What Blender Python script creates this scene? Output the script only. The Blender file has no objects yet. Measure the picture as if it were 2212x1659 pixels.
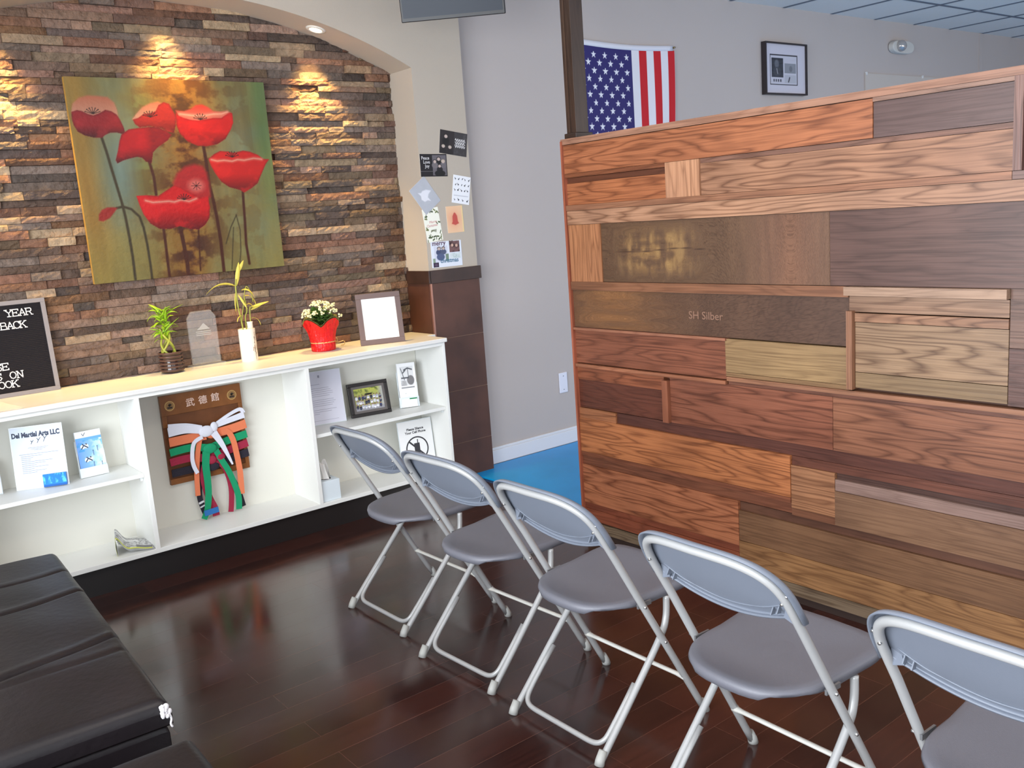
import bpy, bmesh, math, random
import numpy as np
from mathutils import Vector, Matrix
random.seed(7)
C = bpy.context.scene.collection
PI = math.pi

# ------------------------------------------------------------------ camera
CAM = (-2.97153624, -4.41963671, 1.61327239)
PITCH, ROLL, YAW, FPX = 0.181955467, -0.0727729799, 0.661920225, 1994.30757
def cam_axes():
    cy, sy = math.cos(YAW), math.sin(YAW); cp, sp = math.cos(PITCH), math.sin(PITCH)
    f = Vector((sy*cp, cy*cp, -sp)); r = Vector((cy, -sy, 0)); u = r.cross(f)
    c, s = math.cos(ROLL), math.sin(ROLL)
    return c*r + s*u, -s*r + c*u, f
r_, u_, f_ = cam_axes()
cd = bpy.data.cameras.new('camera'); cam = bpy.data.objects.new('camera', cd); C.objects.link(cam)
cd.sensor_fit = 'HORIZONTAL'; cd.sensor_width = 36.0; cd.lens = FPX/2212*36.0
cd.clip_start = 0.05; cd.clip_end = 60
cam.matrix_world = Matrix(((r_.x, u_.x, -f_.x, CAM[0]), (r_.y, u_.y, -f_.y, CAM[1]), (r_.z, u_.z, -f_.z, CAM[2]), (0, 0, 0, 1)))
sc = bpy.context.scene
sc.camera = cam

# ------------------------------------------------------------------ world, exposure, big lights
w = bpy.data.worlds.new('sky'); sc.world = w; w.use_nodes = True
w.node_tree.nodes['Background'].inputs[0].default_value = (0.8, 0.9, 1.0, 1)
w.node_tree.nodes['Background'].inputs[1].default_value = 0.6
sc.view_settings.view_transform = 'Standard'; sc.view_settings.look = 'None'
sc.view_settings.gamma = 1.0; sc.view_settings.use_curve_mapping = False
sc.view_settings.exposure = 0.12

def area(name, loc, target, sx, sy, power, color):
    l = bpy.data.lights.new(name, 'AREA'); l.shape = 'RECTANGLE'; l.size = sx; l.size_y = sy
    l.energy = power; l.color = color
    o = bpy.data.objects.new(name, l); C.objects.link(o); o.location = loc
    o.rotation_euler = (Vector(target)-Vector(loc)).to_track_quat('-Z', 'Y').to_euler()
    return o
# daylight through the street windows: left wall and the front wall behind the camera
area('daylight_left', (-5.0, -3.4, 1.45), (0, -3.4, 1.45), 4.4, 2.2, 390, (0.88, 0.94, 1.0))
area('daylight_front', (-1.9, -6.75, 1.45), (-1.9, 0, 1.45), 4.6, 2.2, 60, (0.90, 0.95, 1.0))
# unseen fill lights added to brighten the training room and the waiting room
area('training_window_fill', (4.6, -6.75, 1.45), (4.6, 0, 1.6), 5.8, 2.2, 125, (1.0, 0.95, 0.90))  # added outside unseen windows to lighten the far wall
area('training_ceiling_fill', (4.2, -3.2, 3.04), (4.2, -3.2, 0), 1.6, 1.6, 60, (1.0, 0.90, 0.80))
area('waiting_ceiling_fill', (-1.6, -3.2, 3.04), (-1.6, -3.2, 0), 1.2, 0.6, 22, (1.0, 0.9, 0.8))

# ------------------------------------------------------------------ helpers
def lin(c):
    out = []
    for v in c[:3]:
        v = v/255.0
        out.append(v/12.92 if v <= 0.04045 else ((v+0.055)/1.055)**2.4)
    return (out[0], out[1], out[2], 1.0)
_m = {}
def mat(name, col, rough=0.5, metal=0.0, spec=0.5, coat=0.0, bump=None, var=None):
    """plain principled material; bump=(scale,strength), var=(scale,amount) noise colour variation"""
    key = (name, tuple(col), rough)
    if key in _m: return _m[key]
    m = bpy.data.materials.new(name); m.use_nodes = True; nt = m.node_tree
    b = nt.nodes['Principled BSDF']
    b.inputs['Base Color'].default_value = lin(col); b.inputs['Roughness'].default_value = rough
    b.inputs['Metallic'].default_value = metal; b.inputs['Specular IOR Level'].default_value = spec
    b.inputs['Coat Weight'].default_value = coat
    tc = nt.nodes.new('ShaderNodeTexCoord')
    if var:
        n = nt.nodes.new('ShaderNodeTexNoise'); n.inputs['Scale'].default_value = var[0]; n.inputs['Detail'].default_value = 5
        nt.links.new(tc.outputs['Object'], n.inputs['Vector'])
        mx = nt.nodes.new('ShaderNodeMix'); mx.data_type = 'RGBA'; mx.blend_type = 'MULTIPLY'; mx.inputs[0].default_value = 1.0
        mx.inputs[6].default_value = lin(col)
        rp = nt.nodes.new('ShaderNodeValToRGB'); a = var[1]
        rp.color_ramp.elements[0].position = 0.3; rp.color_ramp.elements[0].color = (1-a, 1-a, 1-a, 1)
        rp.color_ramp.elements[1].position = 0.7; rp.color_ramp.elements[1].color = (1+a*.5, 1+a*.5, 1+a*.5, 1)
        nt.links.new(n.outputs['Fac'], rp.inputs['Fac']); nt.links.new(rp.outputs['Color'], mx.inputs[7])
        nt.links.new(mx.outputs[2], b.inputs['Base Color'])
    if bump:
        n = nt.nodes.new('ShaderNodeTexNoise'); n.inputs['Scale'].default_value = bump[0]; n.inputs['Detail'].default_value = 4
        nt.links.new(tc.outputs['Object'], n.inputs['Vector'])
        bp = nt.nodes.new('ShaderNodeBump'); bp.inputs['Strength'].default_value = bump[1]; bp.inputs['Distance'].default_value = 0.01
        nt.links.new(n.outputs['Fac'], bp.inputs['Height']); nt.links.new(bp.outputs['Normal'], b.inputs['Normal'])
    _m[key] = m
    return m
def mat_attr(name, rough=0.5, spec=0.5, coat=0.0, noise=None, bump=None, mul=1.0):
    """material that takes its own colour from the mesh's 'Col' attribute"""
    m = bpy.data.materials.new(name); m.use_nodes = True; nt = m.node_tree; b = nt.nodes['Principled BSDF']
    at = nt.nodes.new('ShaderNodeAttribute'); at.attribute_name = 'Col'
    out = at.outputs['Color']; tc = nt.nodes.new('ShaderNodeTexCoord')
    if noise:
        n = nt.nodes.new('ShaderNodeTexNoise'); n.inputs['Scale'].default_value = noise[0]; n.inputs['Detail'].default_value = 8
        n.inputs['Roughness'].default_value = 0.65
        nt.links.new(tc.outputs['Object'], n.inputs['Vector'])
        rp = nt.nodes.new('ShaderNodeValToRGB'); a = noise[1]
        rp.color_ramp.elements[0].position = 0.25; rp.color_ramp.elements[0].color = (1-a, 1-a, 1-a, 1)
        rp.color_ramp.elements[1].position = 0.75; rp.color_ramp.elements[1].color = (1+a, 1+a*.9, 1+a*.8, 1)
        nt.links.new(n.outputs['Fac'], rp.inputs['Fac'])
        mx = nt.nodes.new('ShaderNodeMix'); mx.data_type = 'RGBA'; mx.blend_type = 'MULTIPLY'; mx.inputs[0].default_value = 1.0
        nt.links.new(out, mx.inputs[6]); nt.links.new(rp.outputs['Color'], mx.inputs[7]); out = mx.outputs[2]
    nt.links.new(out, b.inputs['Base Color'])
    if bump:
        n = nt.nodes.new('ShaderNodeTexNoise'); n.inputs['Scale'].default_value = bump[0]; n.inputs['Detail'].default_value = 8
        nt.links.new(tc.outputs['Object'], n.inputs['Vector'])
        bp = nt.nodes.new('ShaderNodeBump'); bp.inputs['Strength'].default_value = bump[1]; bp.inputs['Distance'].default_value = 0.02
        nt.links.new(n.outputs['Fac'], bp.inputs['Height']); nt.links.new(bp.outputs['Normal'], b.inputs['Normal'])
    b.inputs['Roughness'].default_value = rough; b.inputs['Specular IOR Level'].default_value = spec
    b.inputs['Coat Weight'].default_value = coat
    return m
def glow(name, col, strength):
    m = bpy.data.materials.new(name); m.use_nodes = True; b = m.node_tree.nodes['Principled BSDF']
    b.inputs['Base Color'].default_value = lin(col); b.inputs['Emission Color'].default_value = lin(col)
    b.inputs['Emission Strength'].default_value = strength
    return m
def glass(name, col=(235, 240, 240), rough=0.02, alpha=None):
    m = bpy.data.materials.new(name); m.use_nodes = True; b = m.node_tree.nodes['Principled BSDF']
    b.inputs['Base Color'].default_value = lin(col); b.inputs['Roughness'].default_value = rough
    b.inputs['Transmission Weight'].default_value = 1.0; b.inputs['IOR'].default_value = 1.45
    return m

class MB:
    """collects shapes into one mesh; mi = material slot of what is added next"""
    def __init__(s): s.v = []; s.f = []; s.m = []; s.c = []; s.sm = []; s.mi = 0; s.col = (1, 1, 1, 1); s.T = None
    def add(s, vs, fs, smooth=False, cols=None):
        n = len(s.v)
        for i, p in enumerate(vs):
            p = Vector(p)
            if s.T is not None: p = s.T @ p
            s.v.append(p); s.c.append(cols[i] if cols is not None else s.col)
        for f in fs:
            s.f.append([n+i for i in f]); s.m.append(s.mi); s.sm.append(smooth)
        return s
    def box(s, x0, x1, y0, y1, z0, z1):
        v = [(x, y, z) for z in (z0, z1) for y in (y0, y1) for x in (x0, x1)]
        return s.add(v, [(0, 2, 3, 1), (4, 5, 7, 6), (0, 1, 5, 4), (2, 6, 7, 3), (0, 4, 6, 2), (1, 3, 7, 5)])
    def tube(s, pts, r, seg=10, cap=True, flat=1.0, smooth=True):
        pts = [Vector(p) for p in pts]; n = len(pts)
        rad = r if isinstance(r, (list, tuple)) else [r]*n
        tan = []
        for i in range(n):
            a = pts[max(0, i-1)]; b = pts[min(n-1, i+1)]; tan.append((b-a).normalized())
        up = Vector((0, 0, 1)) if abs(tan[0].z) < 0.9 else Vector((1, 0, 0))
        nx = tan[0].cross(up).normalized(); vs = []
        for i in range(n):
            if i: 
                nx = nx - tan[i]*nx.dot(tan[i]); nx.normalize()
            ny = tan[i].cross(nx)
            for k in range(seg):
                a = 2*PI*k/seg
                vs.append(pts[i] + nx*math.cos(a)*rad[i] + ny*math.sin(a)*rad[i]*flat)
        fs = []
        for i in range(n-1):
            for k in range(seg):
                k2 = (k+1) % seg
                fs.append((i*seg+k, i*seg+k2, (i+1)*seg+k2, (i+1)*seg+k))
        if cap:
            fs.append(tuple(range(seg-1, -1, -1))); fs.append(tuple((n-1)*seg+k for k in range(seg)))
        return s.add(vs, fs, smooth)
    def lathe(s, prof, cx=0, cy=0, seg=32, wob=None, cap=(True, True), smooth=True):
        vs = []; fs = []; n = len(prof)
        for i, (r, z) in enumerate(prof):
            for k in range(seg):
                a = 2*PI*k/seg; rr = r*(wob(i, a) if wob else 1.0)
                vs.append((cx+rr*math.cos(a), cy+rr*math.sin(a), z))
        for i in range(n-1):
            for k in range(seg):
                k2 = (k+1) % seg; fs.append((i*seg+k, i*seg+k2, (i+1)*seg+k2, (i+1)*seg+k))
        if cap[0]: fs.append(tuple(range(seg-1, -1, -1)))
        if cap[1]: fs.append(tuple((n-1)*seg+k for k in range(seg)))
        return s.add(vs, fs, smooth)
    def sphere(s, c, r, seg=10, rings=6, sc=(1, 1, 1)):
        vs = [(c[0], c[1], c[2]-r*sc[2])]; fs = []
        for i in range(1, rings):
            t = PI*i/rings
            for k in range(seg):
                a = 2*PI*k/seg
                vs.append((c[0]+r*sc[0]*math.sin(t)*math.cos(a), c[1]+r*sc[1]*math.sin(t)*math.sin(a), c[2]-r*sc[2]*math.cos(t)))
        vs.append((c[0], c[1], c[2]+r*sc[2])); L = len(vs)-1
        for k in range(seg):
            k2 = (k+1) % seg
            fs.append((0, 1+k2, 1+k)); fs.append((L, 1+(rings-2)*seg+k, 1+(rings-2)*seg+k2))
            for i in range(rings-2):
                fs.append((1+i*seg+k, 1+i*seg+k2, 1+(i+1)*seg+k2, 1+(i+1)*seg+k))
        return s.add(vs, fs, True)
    def prism(s, poly, origin, ux, uy, n0, n1):
        """polygon (u,v) in the plane origin+u*ux+v*uy, from offset n0 to n1 along the normal ux x uy"""
        o = Vector(origin); ux = Vector(ux); uy = Vector(uy); nn = ux.cross(uy).normalized(); L = len(poly)
        a = [o+ux*u+uy*v+nn*n0 for u, v in poly]; b = [o+ux*u+uy*v+nn*n1 for u, v in poly]
        area2 = sum(poly[i][0]*poly[(i+1) % L][1]-poly[(i+1) % L][0]*poly[i][1] for i in range(L))
        idx = list(range(L)) if area2 > 0 else list(range(L-1, -1, -1))
        fs = [tuple(L+i for i in idx), tuple(reversed(idx))]
        for q in range(L):
            i, j = idx[q], idx[(q+1) % L]; fs.append((i, j, L+j, L+i))
        return s.add(a+b, fs)
    def grid(s, P, smooth=True, cols=None, flip=False):
        """P[i][j] rows of points"""
        ni = len(P); nj = len(P[0]); vs = [p for row in P for p in row]
        fs = []
        for i in range(ni-1):
            for j in range(nj-1):
                q = (i*nj+j, i*nj+j+1, (i+1)*nj+j+1, (i+1)*nj+j)
                fs.append(q[::-1] if flip else q)
        cc = [c for row in cols for c in row] if cols else None
        return s.add(vs, fs, smooth, cc)
    def build(s, name, mats, parent=None, bevel=0, seg=2, solid=0, subs=0, kind=None):
        me = bpy.data.meshes.new(name)
        me.from_pydata([tuple(p) for p in s.v], [], s.f)
        ms = mats if isinstance(mats, (list, tuple)) else [mats]
        for m in ms: me.materials.append(m)
        me.polygons.foreach_set('material_index', s.m); me.polygons.foreach_set('use_smooth', s.sm)
        ca = me.color_attributes.new('Col', 'FLOAT_COLOR', 'POINT')
        ca.data.foreach_set('color', np.array([tuple(c)[:4] for c in s.c], dtype=np.float32).ravel())
        me.update()
        o = bpy.data.objects.new(name, me); C.objects.link(o)
        if parent is not None: o.parent = parent
        if solid:
            md = o.modifiers.new('solid', 'SOLIDIFY'); md.thickness = solid; md.offset = 0
        if subs:
            md = o.modifiers.new('sub', 'SUBSURF'); md.levels = subs; md.render_levels = subs
        if bevel:
            md = o.modifiers.new('bevel', 'BEVEL'); md.width = bevel; md.segments = seg; md.limit_method = 'ANGLE'; md.angle_limit = 0.7
        if kind: o['kind'] = kind
        return o
def tag(o, label, cat, group=None):
    o['label'] = label; o['category'] = cat
    if group: o['group'] = group
    return o
def thing(name, label, cat, loc=(0, 0, 0), rz=0.0, group=None):
    o = bpy.data.objects.new(name, None); C.objects.link(o); o.location = loc; o.rotation_euler = (0, 0, rz)
    o.empty_display_size = 0.05
    return tag(o, label, cat, group)
def copy_tree(o, parent=None):
    c = o.copy(); C.objects.link(c); c.parent = parent
    for ch in [k for k in bpy.data.objects if k.parent == o]: copy_tree(ch, c)
    return c
def bez(pts, n=8):
    """Catmull-Rom smoothing of a polyline"""
    P = [Vector(p) for p in pts]; out = []
    for i in range(len(P)-1):
        p0 = P[max(0, i-1)]; p1 = P[i]; p2 = P[i+1]; p3 = P[min(len(P)-1, i+2)]
        for k in range(n):
            t = k/n
            out.append(0.5*((2*p1)+(-p0+p2)*t+(2*p0-5*p1+4*p2-p3)*t*t+(-p0+3*p1-3*p2+p3)*t**3))
    out.append(P[-1]); return out
def text(mb, s, size, origin, ux, uy, off, depth=0.0004, align='LEFT', bold=0.0, sx=1.0, space=1.0):
    """letters as real raised shapes in the plane of ux, uy"""
    cu = bpy.data.curves.new('t', 'FONT'); cu.body = s; cu.size = size; cu.align_x = align; cu.offset = bold*size
    cu.space_character = space; cu.resolution_u = 3
    cu.extrude = depth/2
    o = bpy.data.objects.new('t', cu); me = o.to_mesh()
    ux = Vector(ux).normalized(); uy = Vector(uy).normalized(); n = ux.cross(uy)
    og = Vector(origin)+n*(off+depth/2)
    mb.add([og+ux*v.co.x*sx+uy*v.co.y+n*v.co.z for v in me.vertices], [tuple(p.vertices) for p in me.polygons])
    o.to_mesh_clear(); bpy.data.objects.remove(o); bpy.data.curves.remove(cu)
def slab_text(mb, s, size, origin, ux, uy, off, step, depth=0.003):
    """plastic letter-board capitals with slab serifs"""
    w = size*0.13
    G = {'Y': [((0, 1), (.5, .5)), ((1, 1), (.5, .5)), ((.5, .5), (.5, 0)), ((-.1, 1), (.25, 1)), ((.75, 1), (1.1, 1)), ((.25, 0), (.75, 0))],
         'E': [((.1, 0), (.1, 1)), ((0, 1), (.9, 1)), ((0, 0), (.9, 0)), ((.1, .5), (.65, .5)), ((.9, 1), (.9, .8)), ((.9, 0), (.9, .2)), ((.65, .62), (.65, .38))],
         'A': [((.1, 0), (.5, 1)), ((.9, 0), (.5, 1)), ((.25, .35), (.75, .35)), ((-.05, 0), (.3, 0)), ((.7, 0), (1.05, 0))],
         'R': [((.12, 0), (.12, 1)), ((0, 1), (.7, 1)), ((.7, 1), (.85, .88)), ((.85, .88), (.85, .62)), ((.85, .62), (.7, .5)), ((.7, .5), (.12, .5)), ((.55, .5), (.9, 0)), ((0, 0), (.3, 0)), ((.8, 0), (1.05, 0))],
         'B': [((.12, 0), (.12, 1)), ((0, 1), (.7, 1)), ((.7, 1), (.82, .88)), ((.82, .88), (.82, .65)), ((.82, .65), (.7, .53)), ((.7, .53), (.12, .53)), ((.7, .53), (.9, .4)), ((.9, .4), (.9, .13)), ((.9, .13), (.75, 0)), ((.75, 0), (0, 0))],
         'C': [((.9, .75), (.7, 1)), ((.7, 1), (.35, 1)), ((.35, 1), (.08, .75)), ((.08, .75), (.08, .25)), ((.08, .25), (.35, 0)), ((.35, 0), (.7, 0)), ((.7, 0), (.92, .22)), ((.9, 1), (.9, .7))],
         'K': [((.12, 0), (.12, 1)), ((.12, .4), (.85, 1)), ((.4, .6), (.9, 0)), ((0, 0), (.3, 0)), ((0, 1), (.3, 1)), ((.7, 1), (1, 1)), ((.75, 0), (1.05, 0))],
         'S': [((.85, .8), (.65, 1)), ((.65, 1), (.3, 1)), ((.3, 1), (.1, .8)), ((.1, .8), (.2, .58)), ((.2, .58), (.75, .45)), ((.75, .45), (.9, .25)), ((.9, .25), (.7, 0)), ((.7, 0), (.3, 0)), ((.3, 0), (.1, .2)), ((.85, 1), (.85, .75)), ((.1, 0), (.1, .25))],
         'O': [((.5, 1), (.2, .88)), ((.2, .88), (.05, .5)), ((.05, .5), (.2, .12)), ((.2, .12), (.5, 0)), ((.5, 0), (.8, .12)), ((.8, .12), (.95, .5)), ((.95, .5), (.8, .88)), ((.8, .88), (.5, 1))],
         'N': [((.15, 0), (.15, 1)), ((.15, 1), (.85, 0)), ((.85, 0), (.85, 1)), ((0, 0), (.3, 0)), ((0, 1), (.2, 1)), ((.7, 1), (1, 1))]}
    ux = Vector(ux); uy = Vector(uy)
    for i, ch in enumerate(s):
        if ch == ' ': continue
        for (a, b) in G[ch]:
            a = Vector(a)*size; b = Vector(b)*size; a.x *= .95; b.x *= .95
            d = (b-a).normalized(); n = Vector((-d.y, d.x))*w/2; e = d*w*.35
            q = [a-e-n, b+e-n, b+e+n, a-e+n]
            mb.prism([(p.x+i*step, p.y) for p in q], origin, ux, uy, off, off+depth)
# numpy painter used for printed pictures: each one becomes a fine coloured grid
class Pic:
    def __init__(s, nx, ny, bg):
        s.nx, s.ny = nx, ny; s.a = np.ones((ny, nx, 3))*np.array(bg, float)
        s.U, s.V = np.meshgrid(np.linspace(0, 1, nx), np.linspace(0, 1, ny))
        s.asp = 1.0
    def noise(s, sx, sy, seed=0, oct=4):
        rng = np.random.RandomState(seed); out = np.zeros((s.ny, s.nx)); amp = 1; tot = 0
        for o in range(oct):
            gx, gy = int(sx*2**o)+2, int(sy*2**o)+2
            g = rng.rand(gy, gx); x = s.U*(gx-1.001); y = s.V*(gy-1.001)
            xi = x.astype(int); yi = y.astype(int); fx = x-xi; fy = y-yi
            fx = fx*fx*(3-2*fx); fy = fy*fy*(3-2*fy)
            v = (g[yi, xi]*(1-fx)+g[yi, xi+1]*fx)*(1-fy)+(g[yi+1, xi]*(1-fx)+g[yi+1, xi+1]*fx)*fy
            out += v*amp; tot += amp; amp *= .55
        return out/tot
    def mix(s, col, w):
        w = np.clip(w, 0, 1)[..., None]; col = np.array(col, float)
        s.a = s.a*(1-w)+col*w
    def inside(s, poly):
        m = np.zeros((s.ny, s.nx), bool); n = len(poly)
        for i in range(n):
            x1, y1 = poly[i]; x2, y2 = poly[(i+1) % n]
            if y1 == y2: continue
            c = ((y1 > s.V) != (y2 > s.V)) & (s.U < (x2-x1)*(s.V-y1)/(y2-y1)+x1)
            m ^= c
        return m
    def dist(s, line, closed=False):
        d = np.full((s.ny, s.nx), 9.0); n = len(line)
        for i in range(n if closed else n-1):
            x1, y1 = line[i]; x2, y2 = line[(i+1) % n]
            dx, dy = x2-x1, y2-y1; L = dx*dx+dy*dy+1e-12
            t = np.clip(((s.U-x1)*dx+(s.V-y1)*dy)/L, 0, 1)
            d = np.minimum(d, np.hypot(s.U-x1-t*dx, s.V-y1-t*dy))
        return d
    def poly(s, poly, col, soft=0.004):
        d = s.dist(poly, True); m = s.inside(poly)
        s.mix(col, np.where(m, 0.5+d/soft, 0.5-d/soft)); return m, d
    def stroke(s, line, col, w, soft=0.003, a=1.0):
        d = s.dist(line); s.mix(col, np.clip((w-d)/soft+.5, 0, 1)*a)
    def rect(s, x0, x1, y0, y1, col, a=1.0):
        s.mix(col, ((s.U >= x0) & (s.U <= x1) & (s.V >= y0) & (s.V <= y1))*a)
    def disc(s, cx, cy, rx, ry, col, soft=.15, a=1.0):
        r = np.hypot((s.U-cx)/rx, (s.V-cy)/ry); s.mix(col, np.clip((1-r)/soft+.5, 0, 1)*a)
    def put(s, mb, origin, ux, uy, w, h, off=0.0):
        """front grid of the picture"""
        a = np.clip(s.a/255., 0, 1); a = np.where(a <= .04045, a/12.92, ((a+.055)/1.055)**2.4)
        o = Vector(origin); ux = Vector(ux).normalized(); uy = Vector(uy).normalized(); n = ux.cross(uy)
        o = o+n*off
        P = np.array(o)[None, None, :]+s.U[..., None]*w*np.array(ux)+s.V[..., None]*h*np.array(uy)
        base = len(mb.v)
        vs = [Vector(p) for p in P.reshape(-1, 3)]
        T = mb.T
        mb.v.extend([T @ p for p in vs] if T is not None else vs)
        mb.c.extend([(c[0], c[1], c[2], 1.0) for c in a.reshape(-1, 3).tolist()])
        nx, ny = s.nx, s.ny
        for j in range(ny-1):
            for i in range(nx-1):
                q = base+j*nx+i; mb.f.append([q, q+1, q+nx+1, q+nx]); mb.m.append(mb.mi); mb.sm.append(False)

# ------------------------------------------------------------------ materials of the room
M_wall = mat('painted wall', (188, 178, 174), 0.75, bump=(180, .05))
M_arch = mat('arch wall paint', (186, 174, 160), 0.7, bump=(160, .05))
M_ceil = mat('ceiling tile', (236, 230, 224), 0.9, bump=(90, .15))
M_tbar = mat('ceiling grid bar', (90, 100, 115), 0.5)
M_base = mat('white baseboard paint', (225, 225, 230), 0.4)

def floor_material():
    m = bpy.data.materials.new('dark wood planks'); m.use_nodes = True; nt = m.node_tree; L = nt.links
    b = nt.nodes['Principled BSDF']; tc = nt.nodes.new('ShaderNodeTexCoord')
    br = nt.nodes.new('ShaderNodeTexBrick'); br.inputs['Scale'].default_value = 1.0
    br.inputs['Brick Width'].default_value = 0.92; br.inputs['Row Height'].default_value = 0.122
    br.inputs['Mortar Size'].default_value = 0.0008; br.offset = 0.37; br.offset_frequency = 2
    br.inputs['Color1'].default_value = lin((62, 31, 25)); br.inputs['Color2'].default_value = lin((43, 22, 19))
    br.inputs['Mortar'].default_value = lin((92, 60, 50))
    L.new(tc.outputs['Object'], br.inputs['Vector'])
    mp = nt.nodes.new('ShaderNodeMapping'); mp.inputs['Scale'].default_value = (2.2, 45, 1)
    L.new(tc.outputs['Object'], mp.inputs['Vector'])
    n = nt.nodes.new('ShaderNodeTexNoise'); n.inputs['Scale'].default_value = 1.6; n.inputs['Detail'].default_value = 6
    L.new(mp.outputs[0], n.inputs['Vector'])
    rp = nt.nodes.new('ShaderNodeValToRGB'); rp.color_ramp.elements[0].position = .3; rp.color_ramp.elements[0].color = (.7, .7, .7, 1)
    rp.color_ramp.elements[1].position = .75; rp.color_ramp.elements[1].color = (1.25, 1.2, 1.15, 1)
    L.new(n.outputs['Fac'], rp.inputs['Fac'])
    mx = nt.nodes.new('ShaderNodeMix'); mx.data_type = 'RGBA'; mx.blend_type = 'MULTIPLY'; mx.inputs[0].default_value = 1
    L.new(br.outputs['Color'], mx.inputs[6]); L.new(rp.outputs[0], mx.inputs[7]); L.new(mx.outputs[2], b.inputs['Base Color'])
    n2 = nt.nodes.new('ShaderNodeTexNoise'); n2.inputs['Scale'].default_value = 3.0; n2.inputs['Detail'].default_value = 4
    L.new(tc.outputs['Object'], n2.inputs['Vector'])
    mr = nt.nodes.new('ShaderNodeMapRange'); mr.inputs['From Min'].default_value = .3; mr.inputs['From Max'].default_value = .7
    mr.inputs['To Min'].default_value = .13; mr.inputs['To Max'].default_value = .24
    L.new(n2.outputs['Fac'], mr.inputs['Value']); L.new(mr.outputs[0], b.inputs['Roughness'])
    bp = nt.nodes.new('ShaderNodeBump'); bp.inputs['Strength'].default_value = .25; bp.inputs['Distance'].default_value = .002; bp.invert = True
    L.new(br.outputs['Fac'], bp.inputs['Height']); L.new(bp.outputs[0], b.inputs['Normal'])
    b.inputs['Specular IOR Level'].default_value = .85
    return m
X0, X1, Y0, Y1, H = -4.8, 9.4, -6.5, 0.30, 3.09
mb = MB(); mb.box(X0-.1, X1+.1, Y0-.1, .9, -.1, 0); mb.build('floor', floor_material(), kind='structure')
mb = MB(); mb.box(X0-.1, X1+.1, Y0-.1, .9, H, H+.1); mb.build('ceiling', M_ceil, kind='structure')
mb = MB()                                                        # suspended-ceiling bars
x = 3.754-.68*12
while x < X1:
    mb.box(x-.012, x+.012, Y0, .29, H-.006, H); x += .68
y = -.30
while y > Y0:
    mb.box(.46 if y > .2 else X0, X1, y-.012, y+.012, H-.0055, H); y -= .61
mb.build('trim_1', M_tbar, kind='structure')
# training-room wall and its run past the column
mb = MB(); mb.box(.40, X1+.1, .30, .45, 0, H); mb.build('wall_back', M_wall, kind='structure')
mb = MB(); mb.box(7.10, 7.16, .285, .30, 0, H-.006); mb.build('trim_2', M_wall, kind='structure')
mb = MB(); mb.box(X1, X1+.1, Y0, .30, 0, H); mb.build('wall_right', M_wall, kind='structure')
# street side: walls with large openings
mb = MB()
mb.box(X0-.1, X0, Y0, .30, 0, .35); mb.box(X0-.1, X0, Y0, .30, 2.55, H)
for a, c in ((Y0, -5.65), (-3.55, -3.45), (-1.2, .30)): mb.box(X0-.1, X0, a, c, .35, 2.55)
mb.build('wall_left', M_wall, kind='structure')
mb = MB()
mb.box(X0-.1, X1+.1, Y0-.1, Y0, 0, .35); mb.box(X0-.1, X1+.1, Y0-.1, Y0, 2.55, H)
for a, c in ((X0-.1, -4.2), (-1.95, -1.85), (.4, 1.6), (4.55, 4.65), (7.6, X1+.1)): mb.box(a, c, Y0-.1, Y0, .35, 2.55)
mb.build('wall_front', M_wall, kind='structure')
M_frm = mat('window frame metal', (60, 58, 56), .4, .6)
for k, (a, c) in enumerate(((-5.65, -3.55), (-3.45, -1.2))):
    mb = MB(); mb.box(X0-.07, X0-.03, a, c, .35, .40); mb.box(X0-.07, X0-.03, a, c, 2.50, 2.55)
    mb.box(X0-.07, X0-.03, a, a+.05, .4, 2.5); mb.box(X0-.07, X0-.03, c-.05, c, .4, 2.5)
    mb.build('window_%d' % (k+1), M_frm, kind='structure')
for k, (a, c) in enumerate(((-4.2, -1.95), (-1.85, .4), (1.6, 4.55), (4.65, 7.6))):  # last pair: unseen windows added for the light on the far wall
    mb = MB(); mb.box(a, c, Y0-.07, Y0-.03, .35, .40); mb.box(a, c, Y0-.07, Y0-.03, 2.50, 2.55)
    mb.box(a, a+.05, Y0-.07, Y0-.03, .4, 2.5); mb.box(c-.05, c, Y0-.07, Y0-.03, .4, 2.5)
    mb.build('window_%d' % (k+3), M_frm, kind='structure')

# front wall of the niche: flat wall with an arched opening
CX, HW, ZS, ZA = -1.24, 1.32, 2.475, 2.785                      # centre, half width, springing, crown
RA = (HW*HW+(ZA-ZS)**2)/(2*(ZA-ZS)); CZ = ZA-RA
def arch(x): return CZ+math.sqrt(max(0, RA*RA-(x-CX)**2))
YF, YS = .22, .53
arc = [(CX+HW-2*HW*i/40, arch(CX+HW-2*HW*i/40)) for i in range(41)]
mb = MB()
out = [(X0, H), (.44, H)]
for i in range(40):                                             # above the arch
    (xa, za), (xb, zb) = arc[i], arc[i+1]
    for yy, fl in ((YF, 0), (YS, 1)):
        q = [(xa, yy, za), (xb, yy, zb), (xb, yy, H), (xa, yy, H)]
        mb.add(q, [(0, 1, 2, 3) if fl else (3, 2, 1, 0)][:1])
    mb.add([(xa, YF, za), (xb, YF, zb), (xb, YS, zb), (xa, YS, za)], [(0, 1, 2, 3)], True)
mb.box(CX+HW, .44, YF, YS, 0, H)                                # the column on the right
mb.box(X0, CX-HW, YF, YS, 0, H)
mb.build('wall_niche', M_arch, kind='structure')
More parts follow.
